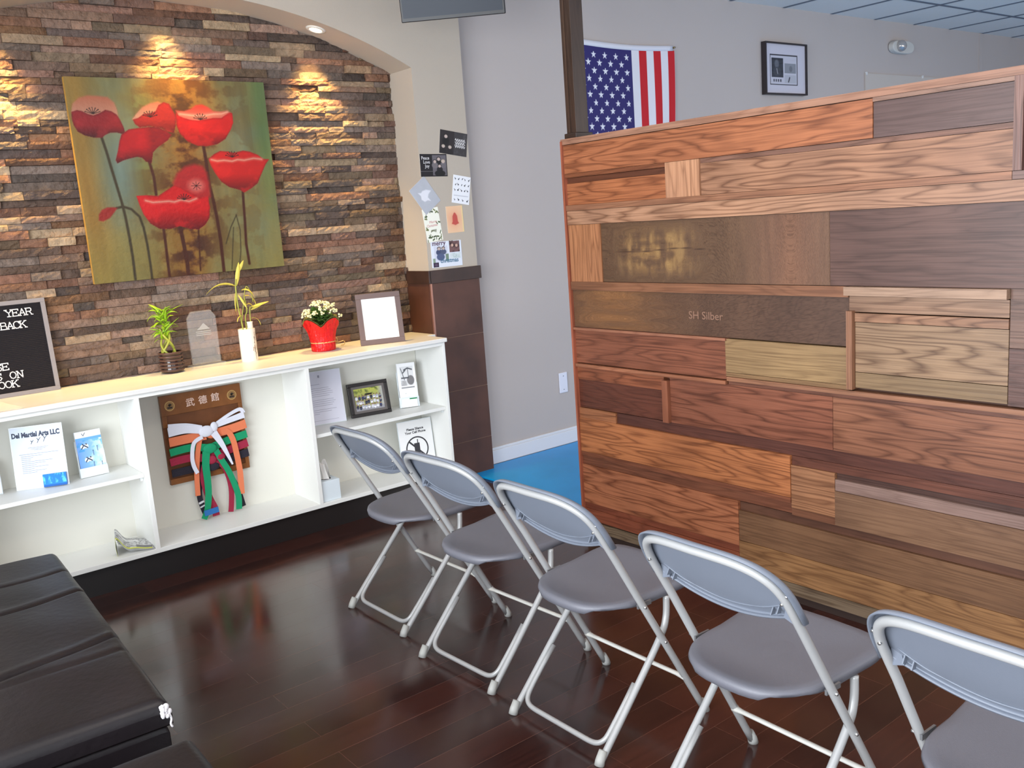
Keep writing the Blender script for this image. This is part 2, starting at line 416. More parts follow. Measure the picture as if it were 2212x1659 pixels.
# rough stacked-stone facing at the back of the niche
mb = MB(); mb.box(CX-HW-.05, CX+HW+.05, .49, .53, 0, 2.83); mb.build('wall_stone_backing', mat('mortar bed', (70, 60, 52), .9), kind='structure')
pal = [(134, 108, 92), (120, 98, 86), (108, 92, 86), (146, 120, 96), (138, 102, 82), (116, 102, 94), (152, 130, 108), (126, 92, 76), (104, 88, 80), (162, 140, 114), (140, 114, 100), (124, 108, 98), (150, 112, 84), (130, 100, 88)]
rs = random.Random(11)
mb = MB()
z = .90
row = 0
while z < 2.83:
    h = rs.choice((.032, .036, .040, .042)); x = CX-HW-.04-rs.random()*.2
    while x < CX+HW+.02:
        L = rs.choice((.10, .14, .18, .22, .26, .32, .38))*rs.uniform(.85, 1.15)
        xa, xb = max(x, CX-HW-.04), min(x+L, CX+HW+.012)
        x += L
        if xb-xa < .02 or z > max(arch(min(max(xa, CX-HW), CX+HW)), arch(min(max(xb, CX-HW), CX+HW)))+.01: continue
        d = .466-rs.choice((0, .004, .008, .012, .016, .024))*rs.uniform(.5, 1.2)
        c0 = rs.choice(pal); k = rs.uniform(.66, 1.08); col = lin(tuple(min(255, v*k) for v in c0))
        mb.col = col
        g = .0008; nx = max(3, int((xb-xa)/.022)); nz = 3; P = []
        ph = rs.random()*9; tilt = rs.uniform(-.006, .006)
        for j in range(nz+1):
            r_w = []
            for i in range(nx+1):
                u = i/nx; v = j/nz
                e = rs.uniform(-.0028, .0028)+.0025*math.sin(ph+u*7)+tilt*(v-.5)
                if i in (0, nx) or j in (0, nz): e += .0025
                r_w.append((xa+g+(xb-xa-2*g)*u, d+e, z+g+(h-2*g)*v+(rs.uniform(-.0012, .0012) if 0 < j < nz else 0)))
            P.append(r_w)
        mb.grid(P, smooth=False)
        per = [P[0][i] for i in range(nx+1)]+[P[j][nx] for j in range(1, nz+1)]+[P[nz][i] for i in range(nx-1, -1, -1)]+[P[j][0] for j in range(nz-1, 0, -1)]
        n = len(per); mb.add(per+[(p[0], .495, p[2]) for p in per], [(i, n+i, n+(i+1) % n, (i+1) % n) for i in range(n)])
    z += h; row += 1
mb.col = (1, 1, 1, 1)
mb.build('wall_stone', mat_attr('split slate', .78, .3, noise=(22, .35), bump=(55, .55)), kind='structure')

# dark tiled lower part of column and jamb
def tile_material():
    m = mat('brown porcelain tile', (88, 54, 42), .55, var=(4.5, .42), spec=.5); return m
MT = tile_material()
MG = mat('pale tile joint', (140, 110, 92), .7)
mb = MB(); g = .0016
for (za, zb) in ((0, .232), (.232, .565), (.565, .898), (.898, 1.237)):
    mb.box(.088, .44, .211, .222, za+g, zb-g)                   # column face
    mb.box(.071, .082, .222, .49, za+g, zb-g)                   # jamb
mb.build('trim_3', MT, kind='structure')
mb = MB(); mb.box(.084, .438, .2135, .2225, .001, 1.236); mb.box(.0735, .081, .222, .488, .001, 1.236)
mb.build('trim_4', MG, kind='structure')
mb = MB(); mb.box(.074, .455, .204, .2225, 1.237, 1.314); mb.box(.064, .081, .204, .49, 1.237, 1.314)
mb.build('trim_5', mat('dark wood cap', (62, 40, 32), .5, var=(9, .3)), bevel=.002, kind='structure')
mb = MB(); mb.box(.074, .087, .209, .222, .90, 1.237); mb.build('trim_6', mat('copper tile edge strip', (150, 105, 90), .3, .5), kind='structure')
# baseboard
mb = MB(); mb.box(.44, 9.4, .286, .30, .014, .105); mb.box(.44, 9.4, .290, .30, .105, .122)
mb.build('baseboard_back', M_base, bevel=.003, kind='structure')
# training mat
mb = MB(); mb.box(.28, 9.3, Y0+.05, .284, .0, .014)
tag(mb.build('training_mat', mat('blue mat vinyl', (0, 150, 222), .42, bump=(300, .06), var=(3, .12)), bevel=.004), 'bright blue training mat covering the floor behind the wood partition', 'mat')

# ------------------------------------------------------------------ recessed lamps in the arch
MLR = mat('white lamp trim', (230, 225, 215), .35)
MLG = glow('lit lamp lens', (255, 236, 200), 14)
for k, xl in enumerate((-.44, -1.24, -2.04)):
    zl = arch(xl); sl = math.atan2(-(xl-CX), math.sqrt(RA*RA-(xl-CX)**2))
    lab = ['round recessed downlight lit in the arch, directly left of the hanging screen', 'round recessed downlight lit at the crown of the arch above the poppy painting', 'round recessed downlight in the arch over the letter board'][k]
    t = thing('recessed_downlight', lab, 'ceiling light', (xl, .335, zl), 0, 'downlights in the arch')
    t.rotation_euler = (0, -sl, 0)
    m1 = MB(); m1.lathe([(.033, -.004), (.036, -.007), (.050, -.006), (.054, -.001), (.054, .003), (.033, .003)], seg=36, cap=(False, False)); m1.build('trim_ring', MLR, t)
    m2 = MB(); m2.lathe([(.0335, -.0035), (.02, -.0075), (.004, -.009)], seg=28, cap=(False, True)); m2.build('lens', MLG, t)
    l = bpy.data.lights.new('lamp beam', 'SPOT'); l.energy = 112; l.color = (1.0, .64, .20); l.spot_size = math.radians(70); l.spot_blend = .95
    l.shadow_soft_size = .03
    o = bpy.data.objects.new('lamp_beam', l); C.objects.link(o); o.location = (xl, .335, zl-.03)
    o.rotation_euler = (Vector((xl, .445, zl-.9))-Vector(o.location)).to_track_quat('-Z', 'Y').to_euler()

# ------------------------------------------------------------------ reclaimed-wood partition
def oak_material(name, axis='y', rough=.42):
    m = bpy.data.materials.new(name); m.use_nodes = True; nt = m.node_tree; L = nt.links; b = nt.nodes['Principled BSDF']
    tc = nt.nodes.new('ShaderNodeTexCoord'); at = nt.nodes.new('ShaderNodeAttribute'); at.attribute_name = 'Col'
    ad = nt.nodes.new('ShaderNodeVectorMath'); ad.operation = 'MULTIPLY_ADD'
    ad.inputs[1].default_value = (37, 53, 71); L.new(at.outputs['Color'], ad.inputs[0]); L.new(tc.outputs['Object'], ad.inputs[2])
    mp = nt.nodes.new('ShaderNodeMapping'); mp.inputs['Scale'].default_value = (1, .105, 1) if axis == 'y' else (1, 1, .105)
    L.new(ad.outputs[0], mp.inputs['Vector'])
    n0 = nt.nodes.new('ShaderNodeTexNoise'); n0.inputs['Scale'].default_value = 7.5; n0.inputs['Detail'].default_value = 3.2; n0.inputs['Roughness'].default_value = .45
    L.new(mp.outputs[0], n0.inputs['Vector'])
    mu = nt.nodes.new('ShaderNodeMath'); mu.operation = 'MULTIPLY'; mu.inputs[1].default_value = 17; L.new(n0.outputs['Fac'], mu.inputs[0])
    fr = nt.nodes.new('ShaderNodeMath'); fr.operation = 'PINGPONG'; fr.inputs[1].default_value = .5; L.new(mu.outputs[0], fr.inputs[0])
    r1 = nt.nodes.new('ShaderNodeValToRGB'); e = r1.color_ramp.elements
    e[0].position = 0.0; e[0].color = (.50, .42, .38, 1); e[1].position = .30; e[1].color = (1.10, 1.10, 1.10, 1)
    k = e.new(.12); k.color = (.80, .76, .73, 1)
    L.new(fr.outputs[0], r1.inputs['Fac'])
    mp2 = nt.nodes.new('ShaderNodeMapping'); mp2.inputs['Scale'].default_value = (60, 3.0, 190) if axis == 'y' else (60, 190, 3.0)
    L.new(ad.outputs[0], mp2.inputs['Vector'])
    n1 = nt.nodes.new('ShaderNodeTexNoise'); n1.inputs['Scale'].default_value = 1; n1.inputs['Detail'].default_value = 3; L.new(mp2.outputs[0], n1.inputs['Vector'])
    r2 = nt.nodes.new('ShaderNodeValToRGB'); r2.color_ramp.elements[0].position = .32; r2.color_ramp.elements[0].color = (.66, .62, .6, 1)
    r2.color_ramp.elements[1].position = .56; r2.color_ramp.elements[1].color = (1.06, 1.06, 1.06, 1); L.new(n1.outputs['Fac'], r2.inputs['Fac'])
    n3 = nt.nodes.new('ShaderNodeTexNoise'); n3.inputs['Scale'].default_value = 3.2; n3.inputs['Detail'].default_value = 3; L.new(ad.outputs[0], n3.inputs['Vector'])
    r3 = nt.nodes.new('ShaderNodeValToRGB'); r3.color_ramp.elements[0].position = .3; r3.color_ramp.elements[0].color = (.80, .76, .76, 1)
    r3.color_ramp.elements[1].position = .7; r3.color_ramp.elements[1].color = (1.15, 1.12, 1.08, 1); L.new(n3.outputs['Fac'], r3.inputs['Fac'])
    def mul(a, c, f=1.0):
        mx = nt.nodes.new('ShaderNodeMix'); mx.data_type = 'RGBA'; mx.blend_type = 'MULTIPLY'; mx.inputs[0].default_value = f
        L.new(a, mx.inputs[6]); L.new(c, mx.inputs[7]); return mx
    # grain strength is carried in the attribute's alpha
    g = mul(at.outputs['Color'], r1.outputs[0]); L.new(at.outputs['Alpha'], g.inputs[0])
    g2 = mul(g.outputs[2], r2.outputs[0], .8); g3 = mul(g2.outputs[2], r3.outputs[0], .9)
    L.new(g3.outputs[2], b.inputs['Base Color'])
    b.inputs['Roughness'].default_value = rough; b.inputs['Specular IOR Level'].default_value = .5
    bp = nt.nodes.new('ShaderNodeBump'); bp.inputs['Strength'].default_value = .25; bp.inputs['Distance'].default_value = .002
    L.new(n1.outputs['Fac'], bp.inputs['Height']); L.new(bp.outputs[0], b.inputs['Normal'])
    return m
OAK = oak_material('reclaimed oak'); OAKV = oak_material('reclaimed oak upright', 'z')
LE, RE = -1.131, -3.9
part = thing('wood_partition', 'half-height partition clad in mixed reclaimed wood boards behind the row of chairs', 'partition', (0, -2.5, 0))
def pb(mb, y0, y1, z0, z1, col, proud=0.0, grain=.8):
    """one board; y0 > y1 as seen from left to right"""
    c = lin(col)[:3]; lu = sum(c)/3; c = [(v+(lu-v)*.13)*.60 for v in c]; j = random.uniform(-.0006, .0006); mb.col = (c[0], c[1], c[2], grain)
    mb.box(-.004-proud+j, .03, y1+.0007+2.5, y0-.0007+2.5, z0+.0007, z1-.0007)
core = MB(); core.box(.03, .13, RE+2.5, LE+2.5, .083, 1.925); core.build('core', mat('partition core wood', (70, 42, 28), .6), part)
b = MB()
B = [
 (LE, -2.685, 1.776, 1.906, (196, 116, 66), .004, .9), (-2.685, -3.14, 1.776, 1.893, (112, 84, 80), 0, .25), (-2.685, -3.14, 1.893, 1.908, (165, 125, 105), .006, .4),
 (LE, -1.753, 1.757, 1.776, (150, 84, 46), .004, .5), (-1.753, -3.14, 1.757, 1.776, (150, 104, 84), -.004, .7),
 (LE, -1.753, 1.732, 1.757, (120, 64, 36), -.012, .5), (LE, -1.753, 1.630, 1.732, (198, 116, 62), -.006, .9),
 (-1.935, -3.14, 1.632, 1.757, (186, 132, 96), -.002, 1.0),
 (LE, -3.14, 1.606, 1.632, (176, 118, 82), .008, .5), (-3.14, RE, 1.606, 1.632, (150, 112, 100), .008, .5),
 (-3.168, RE, 1.632, 1.908, (116, 66, 52), -.002, .6),
 (LE, -3.9, 1.541, 1.606, (196, 144, 108), .004, .9),
 (-1.345, -2.515, 1.276, 1.541, (128, 92, 68), -.004, .35), (-2.515, RE, 1.276, 1.541, (112, 78, 68), -.002, .5),
 (LE, -2.592, 1.236, 1.276, (160, 104, 68), .006, .4),
 (LE, -2.592, 1.058, 1.236, (124, 88, 66), -.004, .35),
 (-2.592, -3.14, 1.185, 1.242, (176, 134, 102), 0, .7), (-2.614, -3.14, 1.150, 1.182, (168, 120, 86), .004, .9),
 (-2.614, -3.14, .969, 1.149, (172, 136, 100), 0, 1.0), (-2.614, -3.14, .911, .968, (160, 128, 88), 0, .3),
 (-3.14, RE, 1.09, 1.276, (136, 100, 82), -.003, .8), (-3.14, RE, .905, 1.09, (112, 76, 66), -.003, .6),
 (LE, -2.035, .885, 1.046, (152, 86, 56), -.003, .7),
 (-2.037, -2.590, .917, 1.055, (178, 142, 92), .003, .5), (-2.037, -2.590, .900, .917, (168, 128, 82), .003, .3),
 (-2.045, RE, .882, .900, (186, 126, 88), .010, .3),
 (LE, -1.690, .802, .864, (170, 94, 54), -.004, .8), (LE, -1.690, .664, .802, (120, 62, 42), -.008, .5),
 (-1.724, -2.52, .662, .866, (160, 92, 62), -.004, .9), (-2.52, RE, .662, .866, (168, 106, 72), -.004, .9), (-2.045, RE, .866, .882, (142, 86, 62), -.002, .6),
 (LE, -1.38, .600, .662, (190, 118, 68), -.002, .9), (-1.38, RE, .612, .662, (112, 62, 48), -.010, .4), (-2.335, RE, .575, .612, (128, 72, 52), -.010, .5),
 (LE, -2.335, .442, .612, (204, 122, 62), .002, .9), (LE, -2.335, .420, .442, (150, 84, 52), .002, .5),
 (LE, -2.335, .376, .420, (146, 84, 54), -.006, .5), (-2.335, -2.527, .400, .575, (186, 126, 82), -.002, .9), (-2.335, -2.527, .370, .400, (150, 94, 62), -.004, .7),
 (-2.527, RE, .552, .575, (96, 62, 52), -.016, .3), (-2.527, RE, .507, .552, (168, 134, 122), -.003, .3), (-2.527, RE, .372, .507, (152, 110, 78), 0, .35),  # first strip is a shadow band, put in as a dark recessed board
 (LE, -2.077, .180, .376, (204, 122, 74), 0, 1.0),
 (-2.077, RE, .335, .372, (120, 76, 54), -.014, .3), (-2.077, RE, .205, .335, (150, 106, 70), -.003, .3), (-2.077, RE, .086, .205, (188, 134, 78), 0, .7),
 (LE, -2.077, .150, .180, (160, 80, 48), -.004, .4), (LE, -2.077, .090, .150, (176, 90, 54), 0, .5),
]
for a in B: pb(b, *a)
b.build('cladding', OAK, part)
v = MB()
pb(v, -1.753, -1.935, 1.614, 1.776, (222, 160, 116), .006, .5); pb(v, LE-.002, -1.345, 1.275, 1.541, (206, 136, 84), .002, .6)
pb(v, -3.14, -3.168, 1.632, 1.908, (150, 108, 96), .010, .8)
v.build('cladding', OAKV, part)
for (nm, a) in (('batten', (-2.582, -3.14, 1.244, 1.276, (196, 158, 128), .022, .3)), ('batten', (LE-.004, -2.045, 1.046, 1.058, (190, 122, 88), .012, .3)), ('batten', (LE-.004, -2.040, .866, .882, (190, 118, 78), .012, .4))):
    q = MB(); pb(q, *a); q.build(nm, OAK, part)
for a in ((-2.590, -2.614, .905, 1.190, (166, 112, 78), .020, .3), (-1.690, -1.724, .662, .852, (170, 98, 64), .014, .3)):
    q = MB(); pb(q, *a); q.build('batten', OAKV, part)
# worn, rough-sawn pale patch and faded stencil marks
fp_ = Pic(150, 50, (104, 78, 58)); n_ = fp_.noise(4, 8, 2, 4); n2_ = fp_.noise(40, 3, 5, 3); env = np.exp(-((fp_.U-.28)/.17)**4-((fp_.V-.5)/.36)**4)
fp_.mix((150, 116, 74), env*np.clip((n_*.6+n2_*.6-.42)*5, 0, 1)); fp_.mix((140, 96, 74), np.exp(-((fp_.U-.86)/.16)**2)*.6); fp_.mix((176, 142, 92), env*np.clip((n2_-.58)*8, 0, 1)*.7)
fp_.stroke([(.06, .52), (.2, .50), (.4, .56), (.52, .52)], (70, 48, 36), .006, .01)
w_ = MB(); fp_.put(w_, (0, -1.347+2.5, 1.278), (0, -1, 0), (0, 0, 1), 1.166, .261, .0012); w_.c = [(a[0]*.75, a[1]*.75, a[2]*.75, .30) for a in w_.c]; w_.build('worn_board', OAK, part)
fp_ = Pic(150, 30, (96, 70, 54)); n_ = fp_.noise(4, 6, 12, 4); fp_.mix((146, 102, 64), np.exp(-((fp_.U-.18)/.2)**2)*np.clip(n_*1.5, 0, 1)); fp_.mix((84, 60, 50), np.clip(fp_.U-.5, 0, 1))
w_ = MB(); fp_.put(w_, (0, LE+2.5-.002, 1.060), (0, -1, 0), (0, 0, 1), 1.455, .174, .0012); w_.c = [(a[0]*.75, a[1]*.75, a[2]*.75, .30) for a in w_.c]; w_.build('worn_board', OAK, part)
w_ = MB(); text(w_, 'SH Silber', .046, (-.0012, -1.845+2.5, 1.128), (0, -1, 0), (0, 0, 1), .0002, .0004, sx=1.05); w_.build('stencil_marks', mat('faded stencil', (132, 98, 80), .7), part)
q = MB(); q.col = (*lin((150, 84, 62))[:3], .3); q.box(-.016, .14, LE+2.5, LE+.012+2.5, .083, 1.925); q.build('end_trim', OAKV, part)
q = MB(); q.col = (*lin((150, 112, 92))[:3], .4); q.box(-.012, .14, RE+2.5, LE+.012+2.5, 1.925, 1.934)
q.box(-.012, -.004, RE+2.5, LE+2.5, 1.908, 1.925); q.build('top_cap', OAK, part)
q = MB(); q.col = (*lin((112, 96, 78))[:3], .8); q.box(.000, .12, RE+2.5, LE+2.5, .034, .083); q.build('base_rail', OAK, part)
q = MB(); q.box(.012, .11, RE+2.5, LE-.01+2.5, 0, .034); q.build('plinth', mat('dark plinth', (46, 30, 24), .6), part)
post = thing('wooden_post', 'dark brown wooden post rising from the end of the partition to the ceiling', 'post', (.07, -1.152, 1.934))
q = MB(); q.col = (*lin((58, 42, 34))[:3], .4); q.box(-.038, .04, -.034, .032, .026, H-1.934-.006); q.build('shaft', OAKV, post, bevel=.002)
q = MB(); q.col = (*lin((74, 56, 46))[:3], .3); q.box(-.042, -.038, .004, .012, .03, .65); q.build('edge_strip', OAKV, post)
q = MB(); q.col = (*lin((52, 38, 32))[:3], .3); q.box(-.052, .054, -.046, .036, 0, .026); q.build('base_block', OAK, post, bevel=.003)

# ------------------------------------------------------------------ built-in shelf unit and its worktop
M_cab = mat('white laminate', (236, 236, 232), .45)
M_cabe = mat('white laminate edge', (240, 238, 226), .4)
unit = thing('shelf_unit', 'long white open shelving unit with three bays under the stone wall', 'shelf unit', (-1.3, .15, 0))
def cb(x0, x1, y0, y1, z0, z1): return MB().box(x0+1.3, x1+1.3, y0-.15, y1-.15, z0, z1)
XL = -2.545
cb(-.018, 0, 0, .299, .135, .912).build('side_panel', M_cab, unit, bevel=.0015)
cb(XL, XL+.018, 0, .299, .135, .912).build('side_panel', M_cab, unit, bevel=.0015)
cb(-1.757, -1.735, 0, .30, .155, .895).build('divider', M_cab, unit, bevel=.0015)
cb(-.888, -.866, 0, .30, .155, .895).build('divider', M_cab, unit, bevel=.0015)
m = cb(XL+.018, -.018, .30, .312, .135, .912); m.build('back_panel', mat('cabinet back', (226, 224, 214), .6), unit)
cb(XL+.018, -.018, 0, .30, .135, .157).build('bottom_panel', M_cab, unit, bevel=.0015)
cb(XL+.018, -.018, 0, .30, .893, .912).build('top_rail', M_cab, unit, bevel=.0015)
for (a, c) in ((XL+.019, -1.758), (-.865, -.019)):
    s = cb(a, c, .018, .298, .512, .531).build('shelf', M_cab, unit, bevel=.0015)
    for xe in (a+.006, c-.006):
        for yy in (.05, .25): MB().box(xe-.006+1.3, xe+.006+1.3, yy-.15-.008, yy-.15+.008, .492, .512).build('shelf_pin', mat('clear plastic pin', (235, 240, 240), .2), s)
cb(XL+.01, -.01, .035, .30, 0, .135).build('toe_kick', mat('black toe kick', (30, 26, 26), .35), unit)
wt = MB()
wt.prism([(XL, -.018), (.008, -.018), (.008, .19), (.068, .19), (.068, .462), (XL-.01, .462), (XL-.01, .2)], (0, 0, 0), (1, 0, 0), (0, 1, 0), .913, .937)
tag(wt.build('worktop', mat('cream laminate worktop', (228, 226, 222), .35, var=(6, .05)), bevel=.004, seg=3), 'long cream worktop lying on the white shelving unit', 'worktop')

# ------------------------------------------------------------------ folding chairs
M_pl = mat('grey moulded plastic', (100, 100, 108), .45, bump=(420, .08))
M_plb = mat('grey moulded plastic back', (110, 116, 128), .42, bump=(420, .06))  # bluer than the seat: cool daylight on the backs put into the colour
M_tube = mat('powder-coated steel tube', (168, 168, 168), .32, .15)
M_cap = mat('pale plastic foot', (172, 172, 168), .5)
M_riv = mat('steel rivet', (200, 200, 200), .25, .9)
def fx(z): return .222-.572*z
def crown(phi, k=0.0, m=3.5):
    """perimeter of the back: phi 0..pi, k = offset outward in metres"""
    c, s = math.cos(phi), math.sin(phi)
    sy = (.212+k)*math.copysign(abs(c)**(2/m), c); z = .655+(.152+k)*abs(s)**(2/m)
    return sy, z
def bow(sy, z): return -.024*(1-(sy/.222)**2)*min(1, max(0, (z-.63)/.04))
def make_chair():
    t = thing('folding_chair', 'x', 'chair')
    # front legs and back hoop: one bent tube
    pts = [(fx(z), .226-.014*min(1, z/.6), z) for z in (.012, .06, .12, .2, .3, .4, .5, .6)]
    hoop = []
    for i in range(33):
        sy, z = crown(PI*i/32); hoop.append((fx(z)+bow(sy, z), sy, z))
    pts = [(x, y, z) for x, y, z in pts]+hoop+[(x, -y, z) for x, y, z in reversed(pts)]
    MB().tube(pts, .0112, 12).build('tube_frame', M_tube, t)
    # plastic back
    rows = []
    NP = 40
    for j, rho in enumerate((-.12, -.05, 0, .07, .2, .4, .6, .8, .93, 1.0)):
        r_w = []
        for i in range(NP+1):
            phi = PI*i/NP; cy, cz = crown(phi, .004)
            by = .206*math.cos(phi); bz = .672-.046*(1-(by/.206)**2)
            rr = max(0, rho); y = by+(cy-by)*rr; z = bz+(cz-bz)*rr
            x = fx(z)+bow(y, max(z, .655))+.020
            if rho < 0: x -= .012*(-rho/.12); z -= .004*(-rho/.12)
            r_w.append((x, y, z))
        rows.append(r_w)
    for (k, dx) in ((.014, .019), (.0185, .012), (.0185, -.004)):
        rows.append([(fx(crown(PI*i/NP, k)[1])+bow(*crown(PI*i/NP, 0))+dx, *crown(PI*i/NP, k)) for i in range(NP+1)])
    mb = MB(); mb.grid(rows, flip=True); bk = mb.build('backrest', M_plb, t, solid=.0045)
    # moulded line, end tabs and small gussets on the rear face of the back
    ln = []
    for i in range(25):
        y = -.185+.37*i/24; z = .696-.048*(1-(y/.185)**2); ln.append((fx(z)+bow(y, max(z, .66))+.0165, y, z))
    mb = MB(); mb.tube(ln, .0022, 6)
    for s in (-1, 1):
        for yy in (.152, .170):
            z = .690-.048*(1-(yy/.185)**2); xx = fx(z)+bow(yy, z)+.0185
            mb.add([(xx, s*yy-.0015, z-.014), (xx, s*yy-.0015, z+.014), (xx-.016, s*yy-.0015, z-.012), (xx, s*yy+.0015, z-.014), (xx, s*yy+.0015, z+.014), (xx-.016, s*yy+.0015, z-.012)], [(0, 1, 2), (5, 4, 3), (0, 3, 4, 1), (1, 4, 5, 2), (2, 5, 3, 0)])
        mb.prism([(s*.176, .658), (s*.206, .648), (s*.211, .664), (s*.203, .694), (s*.184, .690)], (fx(.67)+.004, 0, 0), (0, 1, 0), (0, 0, 1), 0, .004)
    mb.build('moulded_rib', M_plb, bk)
    # seat
    rings = []; NS = 56
    def outline(a, k):
        c, s = math.cos(a), math.sin(a); n = 6.5 if c > 0 else 3.3
        x = math.copysign(abs(c)**(2/n), c); y = math.copysign(abs(s)**(2/n), s)
        hx = .205; 
        X = .055+(hx+k)*x - (.026*(1-y*y) if x < 0 else -.012*(1-y*y))*abs(x)
        hw = (.196 if X < .05 else .196+.010*min(1, (X-.05)/.12))
        return X, (hw+k)*y
    for k, z in ((-.030, -.030), (-.012, -.031), (-.002, -.028), (0, -.014), (-.003, -.004), (-.010, 0), (-.030, -.001), (-.07, -.005), (-.12, -.008), (-.17, -.009)):
        ring = []
        for i in range(NS):
            a = 2*PI*i/NS; X, Y = outline(a, k)
            zz = .452+z+.010*max(0, (X-.05)/.2)-.004*max(0, -(X-.02)/.2)
            if z < -.02 and abs(abs(Y)-.15) < .05 and X < -.02: zz += .018*math.sin((abs(Y)-.10)/.10*PI)
            ring.append((X, Y, zz))
        rings.append(ring+[ring[0]])
    mb = MB(); mb.grid(rings)
    n = len(mb.v); last = rings[-1][:-1]; mb.add(last, [tuple(range(len(last)))], True); first = rings[0][:-1]; mb.add(first, [tuple(range(len(first)-1, -1, -1))])
    mb.build('seat', M_pl, t)
    # rear legs, folding under the seat
    for s in (-1, 1):
        p = bez([(-.218, s*.203, .012), (-.10, s*.2025, .135), (.05, s*.200, .295), (.088, s*.197, .352), (.100, s*.192, .423)], 6)
        MB().tube(p, .0108, 12).build('leg', M_tube, t)
        for (X, Y, Z, dx) in ((-.229, .203, 0, .012), (.222, .226, 0, -.010)):
            c = MB(); c.tube([(X, s*Y, Z), (X+dx*.4, s*Y, .014), (X+dx*1.6, s*Y, .040)], [.0155, .0148, .0125], 14); c.build('foot_cap', M_cap, t)
    # bars
    def on_leg(z): return -.218+(z-.012)*.945
    p = [(on_leg(.185)+.004, .186, .185), (on_leg(.13)+.002, .187, .13), (on_leg(.085), .186, .085)]
    q = bez([(on_leg(.085), .186, .085), (on_leg(.052), .180, .052), (on_leg(.036), .150, .036), (on_leg(.034), .08, .034)], 5)
    full = p[:-1]+[tuple(v) for v in q]
    full = full+[(x, -y, z) for x, y, z in reversed(full)]
    MB().tube(full, .0085, 10).build('foot_bar', M_tube, t)
    xs = fx(.148); p = [(xs, .222, .148), (xs-.002, .212, .148), (xs-.002, .190, .148), (xs-.002, -.190, .148), (xs-.002, -.212, .148), (xs, -.222, .148)]
    MB().tube(p, [.0145, .011, .0085, .0085, .011, .0145], 10, flat=.75).build('stretcher', mat('white enamelled bar', (205, 203, 196), .3), t)
    for s in (-1, 1):
        for (X, Z, Y) in ((fx(.437), .437, .216), (fx(.300), .300, .219), (fx(.735), .735, .206)):
            mb = MB(); mb.tube([(X-.003, s*(Y+.008), Z), (X-.003, s*(Y+.0155), Z)], .0042, 8); mb.build('rivet', M_riv, t)
        mb = MB(); mb.tube([(fx(.71)-.011+bow(.2, .71), s*.204, .712), (fx(.71)-.0145+bow(.2, .71), s*.204, .712)], .004, 8); mb.build('rivet', M_riv, t)
    for s in (-1, 1):
        mb = MB(); mb.box(fx(.437)-.012, fx(.437)+.045, s*.205-.003, s*.205+.003, .428, .442); mb.build('hinge_bracket', mat('grey steel bracket', (130, 130, 132), .4, .6), t)
    return t
CH = [(-1.036, -1.200, .018), (-1.068, -1.805, .045), (-1.087, -2.376, 0), (-1.132, -3.042, -.02), (-1.165, -3.700, -.03)]
LAB = ['grey plastic folding chair nearest the white shelves at the far end of the row',
       'grey plastic folding chair second from the white shelves in the row',
       'grey plastic folding chair in the middle of the row of five',
       'grey plastic folding chair between the middle chair and the cropped nearest chair',
       'grey plastic folding chair cut off by the bottom right corner, nearest the viewer']
chair = make_chair()
for i, (x, y, a) in enumerate(CH):
    o = chair if i == 0 else copy_tree(chair)
    o.location = (x, y, 0); o.rotation_euler = (0, 0, a); tag(o, LAB[i], 'chair', 'folding chairs in a row')

# ------------------------------------------------------------------ dark leather bench and footstool
M_lea = mat('dark brown leather', (27, 22, 25), .42, bump=(46, .12), var=(5, .35), spec=.34)
def cushion(mb, x0, x1, y0, y1, z0, z1, r=.035, creases=(), nx=46, ny=60, seed=1, crown_=.014):
    """soft box with rounded edges, crown and dented creases running across"""
    rr = random.Random(seed); ph = [rr.uniform(0, 6) for _ in range(6)]
    def top(x, y):
        dx = min(x-x0, x1-x); dy = min(y-y0, y1-y)
        def fall(d): return 0 if d >= r else r-math.sqrt(max(0, r*r-(r-d)**2))
        z = z1-max(fall(dx), fall(dy))-.25*min(fall(dx), fall(dy))
        u = (x-x0)/(x1-x0); v = (y-y0)/(y1-y0)
        z += crown_*math.sin(PI*u)*math.sin(PI*v)
        for (yc, sl, dp, wd) in creases:
            d = y-(yc+sl*(x-x1)+.012*math.sin(9*x+ph[0])); z -= dp*math.exp(-(d/wd)**2); z += dp*.5*math.exp(-((d-.03)/.02)**2)
        z += .0025*math.sin(13*x+5*y+ph[1])*math.sin(11*y+ph[2])
        return z
    xs = [x0+(x1-x0)*(.5-.5*math.cos(PI*i/nx)) for i in range(nx+1)]; ys = [y0+(y1-y0)*(j/ny if 0 < j < ny else j/ny) for j in range(ny+1)]
    ys = sorted(set(ys+[y0+k for k in (.003, .008, .016, .026)]+[y1-k for k in (.003, .008, .016, .026)]))
    P = [[(x, y, top(x, y)) for x in xs] for y in ys]
    mb.grid(P)
    b = z0
    per = [P[0][i] for i in range(len(xs))]+[P[j][-1] for j in range(1, len(ys))]+[P[-1][i] for i in range(len(xs)-2, -1, -1)]+[P[j][0] for j in range(len(ys)-2, 0, -1)]
    n = len(per); rows = [[(p[0], p[1], p[2]+(b-p[2])*k) for p in per]+[(per[0][0], per[0][1], per[0][2]+(b-per[0][2])*k)] for k in (0, .33, .66, 1)]
    mb.grid(rows, flip=True)
    mb.add([(x0, y0, b), (x1, y0, b), (x1, y1, b), (x0, y1, b)], [(3, 2, 1, 0)])
so = thing('leather_bench', 'large dark brown leather bench with creased top in front of the white shelves', 'bench', (-2.80, -1.24, 0), math.radians(-2.6))
mb = MB(); cushion(mb, -.50, .495, -.785, .785, .352, .424, .035, ((-.24, .36, .007, .005), (.245, .25, .006, .005), (.52, .2, .004, .006), (-.36, .15, .003, .012)), 46, 240, 3)
top_ = mb.build('seat_cushion', M_lea, so)
